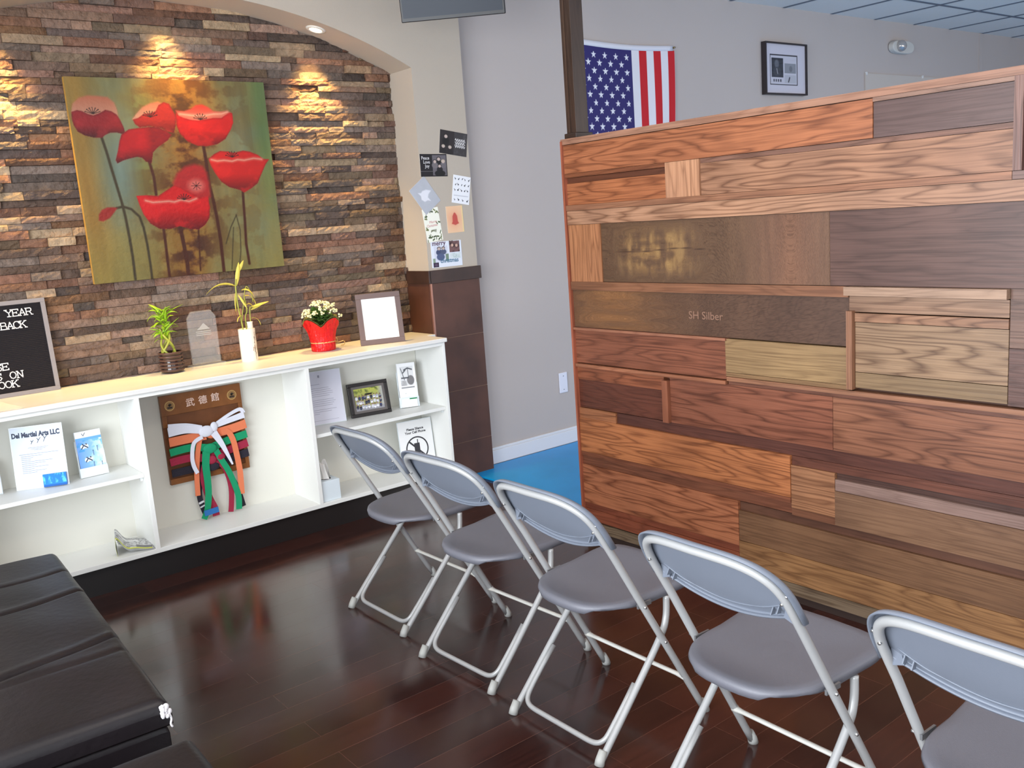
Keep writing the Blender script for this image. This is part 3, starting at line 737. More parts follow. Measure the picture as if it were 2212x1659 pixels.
mb = MB(); cushion(mb, -.49, .485, -.775, .775, .045, .348, .02, (), 30, 30, 5, 0); mb.build('base', M_lea, so)
mb = MB(); mb.tube([(-.49, -.779, .350), (.489, -.779, .350), (.489, .779, .350)], .004, 6); mb.build('piping', M_lea, so)
for sx in (-.42, .42):
    for sy in (-.7, .7): MB().box(sx-.03, sx+.03, sy-.03, sy+.03, 0, .047).build('leg', mat('black block foot', (20, 18, 18), .5), so)
rr = random.Random(5); mb = MB()
for k in range(16):
    p = Vector((.482+rr.uniform(-.012, .006), -.788+rr.uniform(-.006, .002), .397+rr.uniform(-.016, .014)))
    mb.sphere(p, rr.uniform(.004, .008), 7, 5, (rr.uniform(.7, 1.3), .8, rr.uniform(.7, 1.4)))
mb.tube(bez([(.486, -.790, .388), (.490, -.792, .370), (.487, -.791, .355), (.491, -.791, .345)], 4), [.003]*12+[.0015], 6)
st = mb.build('torn_stuffing', mat('white padding fluff', (225, 222, 225), .95), top_); st['label'] = 'white padding poking out of a torn corner'
ot = thing('leather_footstool', 'smaller dark brown leather footstool in front of the large bench, bottom edge of picture', 'footstool', (-2.745, -2.665, 0), math.radians(-2.0))
mb = MB(); cushion(mb, -.375, .375, -.43, .43, .345, .417, .035, ((.1, .1, .005, .03),), 40, 40, 8); mb.build('seat_cushion', M_lea, ot)
mb = MB(); cushion(mb, -.365, .365, -.42, .42, .045, .341, .02, (), 20, 20, 9, 0); mb.build('base', M_lea, ot)
for sx in (-.32, .32):
    for sy in (-.37, .37): MB().box(sx-.025, sx+.025, sy-.025, sy+.025, 0, .047).build('leg', mat('black block foot', (20, 18, 18), .5), ot)

# ------------------------------------------------------------------ poppy painting
EX, EZ = (1, 0, 0), (0, 0, 1)
M_print = mat_attr('printed surface', .55, .3)
M_gloss = mat_attr('glossy photo print', .18, .5)
M_white = mat('white paper', (240, 240, 240), .7)
PD = dict(
 p1b=[(0.013,0.835),(0.023,0.872),(0.054,0.901),(0.095,0.913),(0.138,0.912),(0.187,0.907),(0.214,0.881),(0.222,0.85),(0.224,0.817),(0.121,0.798),(0.031,0.803)],
 p1=[(0.013,0.834),(0.037,0.843),(0.057,0.84),(0.086,0.825),(0.109,0.819),(0.138,0.829),(0.169,0.846),(0.196,0.839),(0.219,0.823),(0.231,0.798),(0.242,0.765),(0.246,0.74),(0.234,0.729),(0.207,0.737),(0.175,0.736),(0.152,0.726),(0.134,0.712),(0.097,0.713),(0.056,0.724),(0.028,0.742),(0.015,0.771),(0.01,0.803)],
 s1=[(0.132,0.717),(0.146,0.642),(0.157,0.563),(0.17,0.478),(0.183,0.391),(0.19,0.323),(0.195,0.222),(0.197,0.12),(0.195,0.006)],
 p2b=[(0.289,0.801),(0.316,0.831),(0.346,0.861),(0.388,0.881),(0.428,0.889),(0.453,0.875),(0.432,0.818),(0.344,0.799)],
 p2=[(0.292,0.8),(0.319,0.808),(0.348,0.828),(0.381,0.831),(0.409,0.842),(0.426,0.871),(0.455,0.887),(0.481,0.879),(0.491,0.853),(0.507,0.819),(0.5,0.772),(0.485,0.734),(0.455,0.741),(0.424,0.759),(0.372,0.768),(0.319,0.762),(0.299,0.778)],
 p3=[(0.227,0.726),(0.266,0.752),(0.319,0.759),(0.372,0.764),(0.411,0.762),(0.449,0.741),(0.472,0.725),(0.449,0.697),(0.398,0.665),(0.368,0.638),(0.354,0.585),(0.328,0.592),(0.311,0.612),(0.286,0.617),(0.253,0.61),(0.219,0.601),(0.189,0.587),(0.183,0.602),(0.2,0.647),(0.213,0.693)],
 s3=[(0.342,0.598),(0.355,0.517),(0.355,0.425)],
 p4b=[(0.51,0.846),(0.551,0.843),(0.587,0.854),(0.617,0.874),(0.649,0.878),(0.68,0.865),(0.705,0.845),(0.741,0.842),(0.778,0.846),(0.799,0.838),(0.755,0.786),(0.537,0.792)],
 p4=[(0.509,0.839),(0.517,0.822),(0.546,0.809),(0.58,0.8),(0.621,0.796),(0.657,0.803),(0.701,0.81),(0.744,0.81),(0.788,0.838),(0.806,0.835),(0.805,0.786),(0.787,0.751),(0.752,0.702),(0.705,0.675),(0.646,0.665),(0.597,0.669),(0.551,0.69),(0.515,0.731),(0.504,0.772)],
 r4=[(0.528,0.829),(0.555,0.826),(0.583,0.823),(0.624,0.82),(0.66,0.823),(0.704,0.83),(0.747,0.831),(0.781,0.842)],
 s4=[(0.629,0.672),(0.633,0.592),(0.634,0.466),(0.645,0.381),(0.653,0.281),(0.657,0.167),(0.654,0.003)],
 p5=[(0.648,0.599),(0.68,0.623),(0.715,0.639),(0.758,0.635),(0.786,0.628),(0.84,0.639),(0.877,0.633),(0.92,0.615),(0.951,0.592),(0.982,0.59),(0.959,0.563),(0.925,0.506),(0.901,0.463),(0.859,0.436),(0.819,0.416),(0.798,0.431),(0.741,0.448),(0.701,0.478),(0.671,0.529),(0.655,0.567)],
 r5=[(0.662,0.595),(0.693,0.587),(0.73,0.59),(0.773,0.584),(0.804,0.592),(0.841,0.588),(0.895,0.597),(0.94,0.591)],
 s5=[(0.812,0.423),(0.808,0.359),(0.804,0.272),(0.795,0.141),(0.8,0.031)],
 p6b=[(0.447,0.481),(0.474,0.528),(0.52,0.563),(0.57,0.573),(0.611,0.561),(0.628,0.53),(0.635,0.473),(0.633,0.403),(0.594,0.376),(0.458,0.404)],
 p6=[(0.257,0.423),(0.312,0.424),(0.364,0.418),(0.408,0.444),(0.453,0.469),(0.485,0.458),(0.51,0.437),(0.556,0.413),(0.576,0.399),(0.619,0.404),(0.622,0.347),(0.611,0.29),(0.585,0.257),(0.547,0.235),(0.505,0.241),(0.452,0.259),(0.402,0.248),(0.348,0.252),(0.306,0.282),(0.279,0.331),(0.266,0.379)],
 r6=[(0.298,0.398),(0.333,0.387),(0.374,0.388),(0.414,0.389),(0.441,0.384),(0.477,0.393),(0.517,0.383),(0.557,0.396)],
 st6=[(0.535,0.463),(0.54,0.449)],
 bud=[(0.068,0.34),(0.084,0.362),(0.111,0.373),(0.143,0.372),(0.158,0.368),(0.139,0.346),(0.116,0.321),(0.083,0.306),(0.063,0.311)],
 sb=[(0.155,0.368),(0.187,0.373),(0.224,0.358),(0.258,0.319),(0.27,0.264),(0.277,0.168),(0.278,0.078),(0.277,0.002)],
 s6a=[(0.368,0.251),(0.368,0.174),(0.366,0.084),(0.366,0.003)],
 s6b=[(0.454,0.252),(0.461,0.146),(0.465,0.067),(0.463,0.004)],
 s6c=[(0.547,0.238),(0.541,0.168),(0.529,0.019)],
 g1=[(0.684,0.149),(0.721,0.234),(0.759,0.297)],
 g2=[(0.759,0.3),(0.771,0.216),(0.761,0.107),(0.74,0.006)],
 g3=[(0.736,0.233),(0.699,0.01)])

pc = Pic(330, 330, (150, 140, 85))
n1 = pc.noise(5, 5, 3); n2 = pc.noise(14, 18, 5, 5); n3 = pc.noise(30, 4, 9, 3)
pc.mix((138, 148, 118), np.clip((n1-.35)*3, 0, 1)*.8)
pc.mix((172, 128, 52), np.exp(-((pc.U-.04)/.09)**2)*(.5+.7*n1))
pc.mix((120, 150, 150), np.exp(-((pc.U-.20)/.10)**2-((pc.V-.52)/.22)**2)*.75)
pc.mix((120, 138, 75), np.exp(-((pc.U-.33)/.05)**2-((pc.V-.52)/.2)**2)*.7)
pc.mix((104, 130, 72), np.exp(-((pc.U-.36)/.07)**2-((pc.V-.88)/.08)**2)*.6)
ctr = np.exp(-((pc.U-.52-.10*(pc.V-.5))/.17)**2)
pc.mix((164, 104, 36), ctr*np.clip(.4+n2, 0, 1)); pc.mix((86, 44, 20), ctr*np.clip((n2-.43)*6, 0, .9)); pc.mix((120, 84, 40), (1-ctr)*np.clip((n2-.5)*5, 0, .25)*(pc.U > .3)*(pc.U < .9))
pc.mix((170, 116, 42), np.exp(-((pc.U-.5)/.16)**2-((pc.V-.94)/.09)**2)*.6)
pc.mix((92, 58, 26), np.exp(-((pc.U-.55)/.13)**2-((pc.V-.9)/.06)**2)*np.clip((n2-.42)*5, 0, 1))
pc.mix((84, 46, 34), np.exp(-((pc.U-.52)/.12)**2-((pc.V-.13)/.13)**2)*np.clip((n2-.38)*4, 0, .9))
pc.mix((98, 132, 70), np.exp(-((pc.U-.97)/.06)**2)*np.clip(pc.V*1.4-.2, 0, .7))
pc.mix((158, 146, 74), np.clip(.30-pc.V, 0, .3)*2.2*(1-ctr))
pc.a *= (.80+.16*n3)[..., None]
def stem(l, w, c=(66, 40, 26)): pc.stroke(l, c, w, .005)
for l, w in ((PD['s1'], .0065), (PD['sb'], .006), (PD['s6a'], .007), (PD['s6b'], .010), (PD['s6c'], .004), (PD['s4'], .0085), (PD['s5'], .007), (PD['s3'], .007), (PD['g1'], .0025), (PD['g2'], .0025), (PD['g3'], .0022)):
    stem(l, w, (62, 52, 32) if l in (PD['s1'], PD['sb'], PD['g1'], PD['g2'], PD['g3']) else (72, 32, 18))
def flower(back, front, cb_, cf, dk, rim=None, eye=None):
    if back:
        m, d = pc.poly(back, cb_, .012); yb = min(p[1] for p in back); yt = max(p[1] for p in back)
        pc.mix((206, 164, 140), m*np.clip((1-(pc.V-yb)/(yt-yb)), 0, 1)*.75)
    m, d = pc.poly(front, cf, .005)
    y0 = min(p[1] for p in front); y1 = max(p[1] for p in front)
    k = np.clip((pc.V-y0)/(y1-y0), 0, 1)
    pc.mix(dk, m*np.clip(.85-1.9*k, 0, 1)); pc.mix(dk, m*np.clip(1-d/.010, 0, 1)*.35)
    pc.mix(tuple(min(255, c*1.1+8) for c in cf), m*np.clip((n2-.5)*3, 0, .5))
    if rim:
        pc.stroke(rim, (226, 170, 146), .008, .012, .55); pc.stroke(rim, (236, 196, 170), .002, .004, .6)
    if eye:
        for q in range(7):
            a = PI*(.12+.76*q/6); pc.stroke([eye, (eye[0]+.034*math.cos(a), eye[1]+.028*math.sin(a))], (44, 22, 20), .0016, .002)
            pc.disc(eye[0]+.036*math.cos(a), eye[1]+.030*math.sin(a), .003, .003, (40, 20, 18))
flower(PD['p1b'], PD['p1'], (186, 104, 74), (150, 30, 34), (62, 16, 20), None, (.109, .826))
flower(PD['p2b'], PD['p2'], (196, 112, 82), (178, 38, 30), (96, 20, 20), None, (.378, .812))
flower(None, PD['p3'], None, (176, 20, 28), (70, 14, 18))
pc.mix((110, 20, 26), pc.inside(PD['p3'])*np.clip((pc.U-.335)*14, 0, .55)*(pc.V > .60))
flower(PD['p4b'], PD['p4'], (206, 46, 36), (200, 24, 22), (92, 14, 16), PD['r4'], (.632, .800))
flower(None, PD['p5'], None, (204, 28, 24), (78, 16, 18), PD['r5'], (.777, .605))
pc.poly(PD['p6b'], (172, 34, 36), .02)
flower(None, PD['p6'], None, (202, 22, 26), (84, 14, 18), PD['r6'], (.493, .392))
ex, ey = .565, .462
pc.disc(ex, ey, .042, .034, (216, 120, 110), .8, .8)
for q in range(8):
    a = 2*PI*q/8; pc.stroke([(ex, ey), (ex+.026*math.cos(a), ey+.022*math.sin(a))], (60, 20, 24), .0014, .002)
pc.poly(PD['bud'], (150, 36, 30), .008)
pc.a *= .84
pnt = thing('poppy_painting', 'large square canvas painting of red poppies hanging on the stone wall', 'painting', (-1.249, .436, 1.42))
mb = MB(); mb.T = Matrix.Translation((1.249, -.436, -1.42)); pc.put(mb, (-1.748, .405, 1.42), EX, EZ, 1.0, .978)
mb.T = None; mb.build('painted_face', mat_attr('oil paint', .42, .4, bump=(60, .12)), pnt)
mb = MB(); mb.col = lin((168, 130, 62)); mb.box(-.499, .501, -.0305, -.003, 0, .978); mb.build('canvas_edge', mat_attr('canvas side', .7, .3, noise=(20, .2)), pnt)

# ------------------------------------------------------------------ paper helpers
class Panel:
    """flat sheet standing or hanging: origin bottom-left, turned by rz, leaning back by lean, rolled by rot in its plane"""
    def __init__(s, x, y, z, rz=0, lean=0, rot=0):
        R = Matrix.Rotation(rz, 3, 'Z') @ Matrix.Rotation(-lean, 3, 'X') @ Matrix.Rotation(-rot, 3, 'Y')
        s.ux = R @ Vector((1, 0, 0)); s.uy = R @ Vector((0, 0, 1)); s.n = s.ux.cross(s.uy); s.o = Vector((x, y, z))
    def sheet(s, mb, w, h, th, off=0, x0=0, z0=0):
        o = s.o+s.ux*x0+s.uy*z0
        mb.prism([(0, 0), (w, 0), (w, h), (0, h)], o, s.ux, s.uy, off-th, off)
    def at(s, u, v): return s.o+s.ux*u+s.uy*v
def colmat(c, r=.6): return mat('print ink', c, r)

# greeting cards stuck on the column
def card(label, P, w, h, pic, th=.0016, extra=None):
    mb = MB(); pic.put(mb, P.o, P.ux, P.uy, w, h, .0004)
    mb.col = lin((235, 232, 228)); P.sheet(mb, w, h, th)
    mats = [M_print]
    if extra: extra(mb, P, mats)
    o = mb.build('greeting_card', mats); return tag(o, label, 'card', 'greeting cards on the column')
def face(p, x, y, r, hair=(30, 26, 26), body=None, skin=(196, 176, 168)):
    if body: p.disc(x, y-2.3*r, 1.7*r, 1.9*r, body, .2)
    p.disc(x, y+.25*r, 1.05*r, 1.15*r, hair, .2); p.disc(x, y, .78*r, 1.0*r, skin, .2)
p = Pic(100, 70, (48, 42, 44)); p.rect(.52, 1, 0, 1, (62, 58, 60)); nn = p.noise(8, 6, 2); p.mix((92, 88, 90), (nn-.5)*2*(p.U > .52))
p.disc(.22, .50, .12, .16, (34, 30, 32)); face(p, .22, .74, .075, body=(30, 28, 30)); face(p, .14, .30, .06, hair=(180, 168, 150)); face(p, .38, .30, .06, hair=(170, 160, 144)); p.disc(.15, .10, .1, .12, (38, 34, 36)); p.disc(.38, .10, .1, .12, (40, 36, 38))
for k in range(3):
    l = [(.56+.36*i/22, .66-.13*k+.06*math.sin(i*1.35+k)) for i in range(23)]; p.stroke(l, (222, 218, 218), .012, .01)
card('black and white photo greeting card tilted clockwise, topmost on the column', Panel(.223, .2185, 1.998, 0, 0, math.radians(-8.7)), .199, .137, p)
p = Pic(100, 70, (34, 30, 34)); p.rect(.46, .97, .05, .95, (104, 98, 104))
face(p, .70, .77, .075, body=(30, 28, 32)); face(p, .55, .66, .07, body=(116, 108, 112)); face(p, .86, .66, .07, body=(110, 104, 110), hair=(190, 176, 150)); face(p, .72, .46, .065, body=(34, 30, 34)); p.disc(.72, .14, .2, .14, (30, 28, 30))
p.rect(0, .46, .22, .24, (110, 106, 108)); 
def ex2(mb, P, mats):
    mats.append(colmat((214, 210, 212))); mb.mi = 1
    for k, t_ in enumerate(('Peace', 'Love', 'Joy')): text(mb, t_, .027, P.at(.010+.012*k, .098-.023*k), P.ux, P.uy, .0008, .0003, bold=.01, sx=.9)
card('black photo greeting card with white script on its left half, just below the topmost card', Panel(.081, .2185, 1.863, 0, 0, math.radians(-1)), .190, .130, p, extra=ex2)
p = Pic(80, 110, (238, 238, 242)); rr = random.Random(4)
for row_, nb in ((.87, 5), (.66, 5), (.47, 5), (.12, 4)):
    for q in range(nb):
        x = .14+.74*q/(nb-1)+rr.uniform(-.02, .02); yy = row_+rr.uniform(-.01, .02); sc_ = rr.uniform(.7, 1.2)
        p.disc(x, yy, .035*sc_, .022*sc_, (46, 46, 56)); p.stroke([(x, yy), (x+rr.choice((-1, 1))*.05*sc_, yy+.045*sc_)], (46, 46, 56), .010, .01); p.stroke([(x, yy), (x, yy-.04)], (60, 60, 70), .004, .006)
p.stroke([(.1, .27), (.9, .29)], (190, 190, 200), .012, .02)
card('white greeting card printed with rows of small dark birds, at the column edge', Panel(.285, .2185, 1.706, 0, 0, math.radians(-10)), .128, .166, p)
p = Pic(100, 80, (176, 178, 186)); nn = p.noise(3, 3, 8); p.mix((188, 190, 198), nn)
R_ = lambda q: [(.5+(a-.5)*.9, .5+(b-.5)*.9) for a, b in q]
p.poly(R_([(.30, .52), (.36, .72), (.52, .92), (.55, .70), (.62, .58), (.80, .60), (.70, .48), (.66, .30), (.52, .22), (.40, .30), (.24, .26), (.32, .40)]), (226, 226, 234), .04)
card('grey greeting card with a white dove, hanging tilted over the corner edge of the column', Panel(-.010, .2185, 1.785, 0, 0, math.radians(-54)), .178, .138, p)
p = Pic(80, 130, (244, 242, 228)); rr = random.Random(9)
for q in range(26):
    a = rr.uniform(0, 2*PI); edge = rr.choice((0, 1, 2, 3)); x = (rr.uniform(.04, .2), rr.uniform(.8, .96), rr.uniform(.1, .9), rr.uniform(.1, .9))[edge]; yy = (rr.uniform(.05, .95), rr.uniform(.05, .95), rr.uniform(.84, .97), rr.uniform(.04, .15))[edge]
    p.stroke([(x, yy), (x+.13*math.cos(a), yy+.08*math.sin(a))], rr.choice(((74, 88, 52), (104, 110, 60), (60, 70, 48))), .020, .02)
for q in range(5): p.stroke([(.34+.07*q, .30+.02*math.sin(q)), (.38+.07*q, .34)], (84, 88, 58), .018, .02)
def ex5(mb, P, mats):
    mats.append(colmat((206, 130, 132))); mb.mi = 1
    text(mb, 'Merry', .022, P.at(.036, .108), P.ux, P.uy, .0008, .0003); text(mb, 'Christmas', .022, P.at(.014, .088), P.ux, P.uy, .0008, .0003, sx=.85)
card('tall white greeting card with green leaves around pink script', Panel(.089, .2195, 1.478, 0, 0, math.radians(6.5)), .114, .196, p, extra=ex5)
p = Pic(80, 100, (236, 196, 158)); p.mix((228, 150, 120), np.exp(-((p.U-.45)/.35)**2-((p.V-.5)/.3)**2)*.8)
p.poly([(.28, .34), (.34, .42), (.36, .62), (.44, .72), (.50, .76), (.56, .72), (.64, .62), (.66, .42), (.72, .34), (.6, .31), (.5, .28), (.4, .31)], (196, 84, 74), .03); p.rect(.93, 1, 0, 1, (240, 214, 150), .7)
card('peach greeting card with a red bell, beside the leafy card', Panel(.240, .2185, 1.525, 0, 0, math.radians(1)), .121, .158, p)
p = Pic(130, 95, (226, 230, 240)); nn = p.noise(10, 8, 3)
p.rect(.10, .54, .20, .82, (212, 214, 228)); face(p, .26, .72, .06, body=(70, 78, 110), hair=(60, 50, 50)); face(p, .40, .72, .055, body=(84, 90, 116), hair=(50, 40, 44)); p.disc(.30, .40, .13, .14, (86, 96, 130)); p.rect(.04, .12, .18, .36, (140, 160, 140)); p.rect(.46, .56, .22, .5, (120, 140, 120))
p.rect(.60, .94, .55, .98, (120, 88, 88)); p.mix((60, 40, 44), (nn-.45)*3*((p.U > .60) & (p.U < .94) & (p.V > .55))); p.disc(.70, .82, .04, .06, (206, 168, 150)); p.disc(.84, .80, .04, .06, (206, 168, 150))
p.rect(.60, .96, .30, .52, (214, 222, 224)); p.mix((130, 160, 150), (nn-.5)*2*((p.U > .60) & (p.U < .96) & (p.V > .30) & (p.V < .52))); p.rect(.04, .22, .02, .20, (58, 44, 66)); p.disc(.14, .10, .05, .06, (90, 74, 96))
def ex7(mb, P, mats):
    mats.append(colmat((96, 62, 88))); mats.append(colmat((60, 110, 140))); mb.mi = 1
    text(mb, 'merry', .040, P.at(.010, .131), P.ux, P.uy, .0008, .0003, bold=.02, sx=.98)
    mb.mi = 2; text(mb, 'christmas', .036, P.at(.062, .026), P.ux, P.uy, .0008, .0003, bold=.02, sx=.95)
card('white photo collage greeting card lowest on the column, resting on the tiled ledge', Panel(.106, .2185, 1.328, 0, 0, math.radians(-.2)), .222, .153, p, extra=ex7)

# ------------------------------------------------------------------ things along the worktop
ZT = .9372
lb = thing('letter_board', 'black felt letter board with white letters in a grey frame against the stone wall', 'letter board', (-2.24, .42, ZT))
P = Panel(-2.525+2.24, -.022, 0, 0, math.atan2(.04, .445))
mb = MB(); ww, hh = .548, .446
for a in ((0, 0, ww, .020), (0, hh-.020, ww, .020), (0, .020, .020, hh-.04), (ww-.020, .020, .020, hh-.04)): P.sheet(mb, a[2], a[3], .018, .004, a[0], a[1])
mb.build('frame', mat('grey painted frame', (138, 132, 134), .5), lb, bevel=.001)
mb = MB(); P.sheet(mb, ww-.038, hh-.038, .010, -.004, .019, .019)
for k in range(48): P.sheet(mb, ww-.042, .0035, .003, -.0015, .021, .0225+k*.0085)
mb.build('felt_panel', mat('black ribbed felt', (24, 18, 22), .9, bump=(400, .2)), lb)
M_let = mat('white plastic letter', (235, 232, 232), .4)
for wd, x, z, st in (('YEAR', -2.153, 1.310, .0285), ('BACK', -2.184, 1.253, .0275), ('SE', -2.236, 1.066, .0285), ('S  ON', -2.243, 1.022, .0290), ('OOK', -2.237, .982, .0285)):
    mb = MB(); slab_text(mb, wd if wd != 'S  ON' else 'S ON', .031, P.at(x+2.525, (z-ZT)/1.0), P.ux, P.uy, -.0015, st if wd != 'S  ON' else .030)
    mb.build('letters', M_let, lb)

bv = thing('lucky_bamboo_plant', 'lucky bamboo with twisted stalks and bright green leaves in a dark banded vase', 'plant', (-1.447, .362, ZT))
mb = MB(); mb.lathe([(.050, 0), (.056, .004), (.055, .02), (.053, .06), (.054, .100), (.056, .104)], seg=40, cap=(True, False)); mb.lathe([(.050, .006), (.050, .103)], seg=40, cap=(False, False)); mb.build('vase', mat('dark brown glass', (44, 26, 24), .12, coat=.5), bv)
mb = MB()
for k in range(6):
    z = .010+k*.0175; mb.lathe([(.0555, z), (.0605, z+.003), (.0605, z+.008), (.0555, z+.011)], seg=40, cap=(False, False))
mb.build('band', mat('brown wire band', (84, 60, 52), .3), bv)
M_stalk = mat('bamboo stalk', (168, 170, 66), .4, var=(30, .25)); M_leafg = mat('fresh bamboo leaf', (150, 190, 40), .45, var=(20, .3)); M_leafd = mat('deep green leaf', (72, 104, 38), .5, var=(20, .3)); M_leafy = mat('yellowed leaf', (212, 196, 84), .5, var=(14, .2))
mb = MB(); rr = random.Random(2)
for k in range(5):
    a0 = 2*PI*k/5; pts = []
    for i in range(10):
        z = .03+.20*i/9; a = a0+i*.62*(1 if k % 2 else -1); r0 = .040-.0024*i; pts.append((r0*math.cos(a)-.002*i, r0*math.sin(a)*.8, z))
    mb.tube(bez(pts, 4), .0056, 7)
mb.build('stalks', M_stalk, bv)
def leaf(mb, base, d, L, w, droop, twist=0.0, n=9):
    """one folded, tapering blade"""
    d = Vector(d).normalized(); up = Vector((0, 0, 1)); side = d.cross(up)
    side = side.normalized() if side.length > .05 else Vector((1, 0, 0))
    side = Matrix.Rotation(twist, 3, d) @ side
    p = Vector(base); rows = []
    for i in range(n+1):
        t = i/n; hw = w*.5*math.sin(PI*min(1, (t*.92+.05)))**.8*(1-.15*t)
        nrm = side.cross(d).normalized()
        rows.append([p-side*hw+nrm*hw*.35, p, p+side*hw+nrm*hw*.35])
        d = (d+Vector((0, 0, -1))*droop/n).normalized(); p = p+d*L/n
    mb.grid(rows)
mb = MB()
for k in range(58):
    a = rr.uniform(0, 2*PI); z = rr.uniform(.17, .32); tilt = rr.uniform(.35, 1.3)
    leaf(mb, (-.016+rr.uniform(-.018, .018), rr.uniform(-.014, .014), z), (math.cos(a)*.8, math.sin(a)*.6, tilt), rr.uniform(.045, .085), rr.uniform(.012, .019), rr.uniform(.2, 1.7), rr.uniform(-1, 1))
leaf(mb, (.0, 0, .30), (.9, .1, .45), .11, .014, .2); leaf(mb, (-.03, 0, .30), (-.8, 0, .4), .075, .012, 1.7)
for s_, z in ((-1, .22), (1, .25), (-1, .18)): leaf(mb, (-.01, 0, z), (s_*.9, -.1, .4), .07, .010, 1.2)
mb.build('leaves', M_leafg, bv, solid=.0006)

aw = thing('glass_award', 'clear engraved glass award with clipped top corners between the two plant vases', 'award', (-1.262, .372, ZT))
M_gl = bpy.data.materials.new('clear crystal'); M_gl.use_nodes = True; nt_ = M_gl.node_tree; b_ = nt_.nodes['Principled BSDF']
b_.inputs['Base Color'].default_value = (.8, .8, .8, 1); b_.inputs['Roughness'].default_value = .05; b_.inputs['Alpha'].default_value = .13
mb = MB(); mb.box(-.092, .092, -.034, .034, 0, .018); mb.build('base', M_gl, aw, bevel=.003)
mb = MB(); mb.prism([(-.076, .0185), (.076, .0185), (.076, .262), (.052, .296), (-.052, .296), (-.076, .262)], (0, .010, 0), EX, EZ, 0, .020); mb.build('slab', M_gl, aw, bevel=.005)
mb = MB(); mb.prism([(-.034, .198), (.036, .198), (.022, .213), (.004, .232), (-.006, .222), (-.014, .214)], (0, .0098, 0), EX, EZ, .0205, .0209)
for k in range(3): mb.box(-.040, .040, -.0112, -.0108, .186-k*.009, .190-k*.009)
me_ = mat('frosted etching', (214, 208, 200), .8); me_.node_tree.nodes['Principled BSDF'].inputs['Alpha'].default_value = .42; mb.build('etching', me_, aw)

wv = thing('white_vase_plant', 'yellowing plant in a white cylindrical vase painted with ink bamboo', 'plant', (-1.040, .335, ZT))
pv = Pic(120, 90, (238, 234, 226)); rr = random.Random(12)
for (x0, dx) in ((.30, .02), (.60, -.02), (.66, .03)):
    pv.stroke([(x0, .04), (x0+dx, .9)], (70, 68, 66), .004, .005)
for k in range(34):
    x = rr.choice((.30, .60, .64, .68))+rr.uniform(-.06, .06); yv = rr.uniform(.1, .9); a = rr.uniform(-2.4, -.7)
    pv.stroke([(x, yv), (x+.05*math.cos(a), yv+.12*math.sin(a))], rr.choice(((60, 58, 56), (120, 116, 110), (150, 110, 80))), .006, .008)
aa = np.clip(pv.a/255., 0, 1); aa = np.where(aa <= .04045, aa/12.92, ((aa+.055)/1.055)**2.4)
rows = []; cols = []
for j in range(90):
    rows.append([(.0445*math.cos(2*PI*i/119-PI*.95), .0445*math.sin(2*PI*i/119-PI*.95), .172*j/89) for i in range(120)]); cols.append([(*aa[j, i], 1) for i in range(120)])
mb = MB(); mb.grid(rows, cols=cols); mb.col = lin((238, 234, 226))
mb.lathe([(.0445, .172), (.043, .174), (.040, .172), (.040, .02)], seg=40, cap=(False, True)); mb.lathe([(.0445, 0), (.0445, .001)], seg=40, cap=(True, False)); mb.build('vase', mat_attr('painted porcelain', .18, .5), wv)
mb = MB(); mb.lathe([(.015, .05), (.015, .205), (.0165, .207), (.0165, .21)], cx=.020, cy=-.008, seg=20); mb.build('white_tube', mat('white ceramic', (236, 232, 224), .25), wv)
mb = MB()
mb.tube(bez([(-.012, 0, .04), (-.020, 0, .20), (-.030, 0, .30), (-.030, 0, .40), (-.022, 0, .44)], 5), .0038, 7)
mb.tube(bez([(.008, .01, .04), (.006, .01, .22), (.016, 0, .27), (.010, 0, .34)], 5), .0030, 7)
mb.tube(bez([(.022, -.008, .10), (.030, 0, .24), (.036, 0, .29)], 5), .0030, 7)
mb.tube(bez([(-.020, 0, .21), (.0, 0, .30), (.026, 0, .395), (.050, 0, .36), (.056, 0, .31)], 5), .0022, 6)
mb.build('stalks', M_stalk, wv)
mb = MB()
leaf(mb, (-.026, 0, .405), (.28, 0, 1), .125, .024, -.25, 1.2); leaf(mb, (-.006, 0, .475), (.60, -.1, 1), .070, .018, -.1, 1.2)
leaf(mb, (-.030, 0, .405), (-.9, 0, .55), .175, .020, 1.35, .9); leaf(mb, (-.034, 0, .37), (-.1, 0, -1), .10, .016, 0, 1.1)
leaf(mb, (-.022, 0, .36), (.3, -.3, -.8), .09, .012, 0, 1.0); leaf(mb, (.0, 0, .38), (.5, -.3, .3), .09, .018, 2.4, .7)
leaf(mb, (.010, 0, .345), (.6, .1, .4), .10, .014, 2.8, .5); leaf(mb, (.040, 0, .27), (.9, 0, .45), .085, .018, .2, 1.0); leaf(mb, (.036, 0, .285), (.9, 0, .10), .11, .016, -.1, .8)
leaf(mb, (.036, 0, .225), (.8, 0, .5), .075, .008, 2.9, .6); leaf(mb, (-.010, 0, .24), (-.5, -.2, .5), .06, .010, 2.6, .4); leaf(mb, (.01, 0, .29), (.2, -.4, .8), .06, .012, 2.2, .4)
mb.build('leaves', M_leafy, wv, solid=.0006)

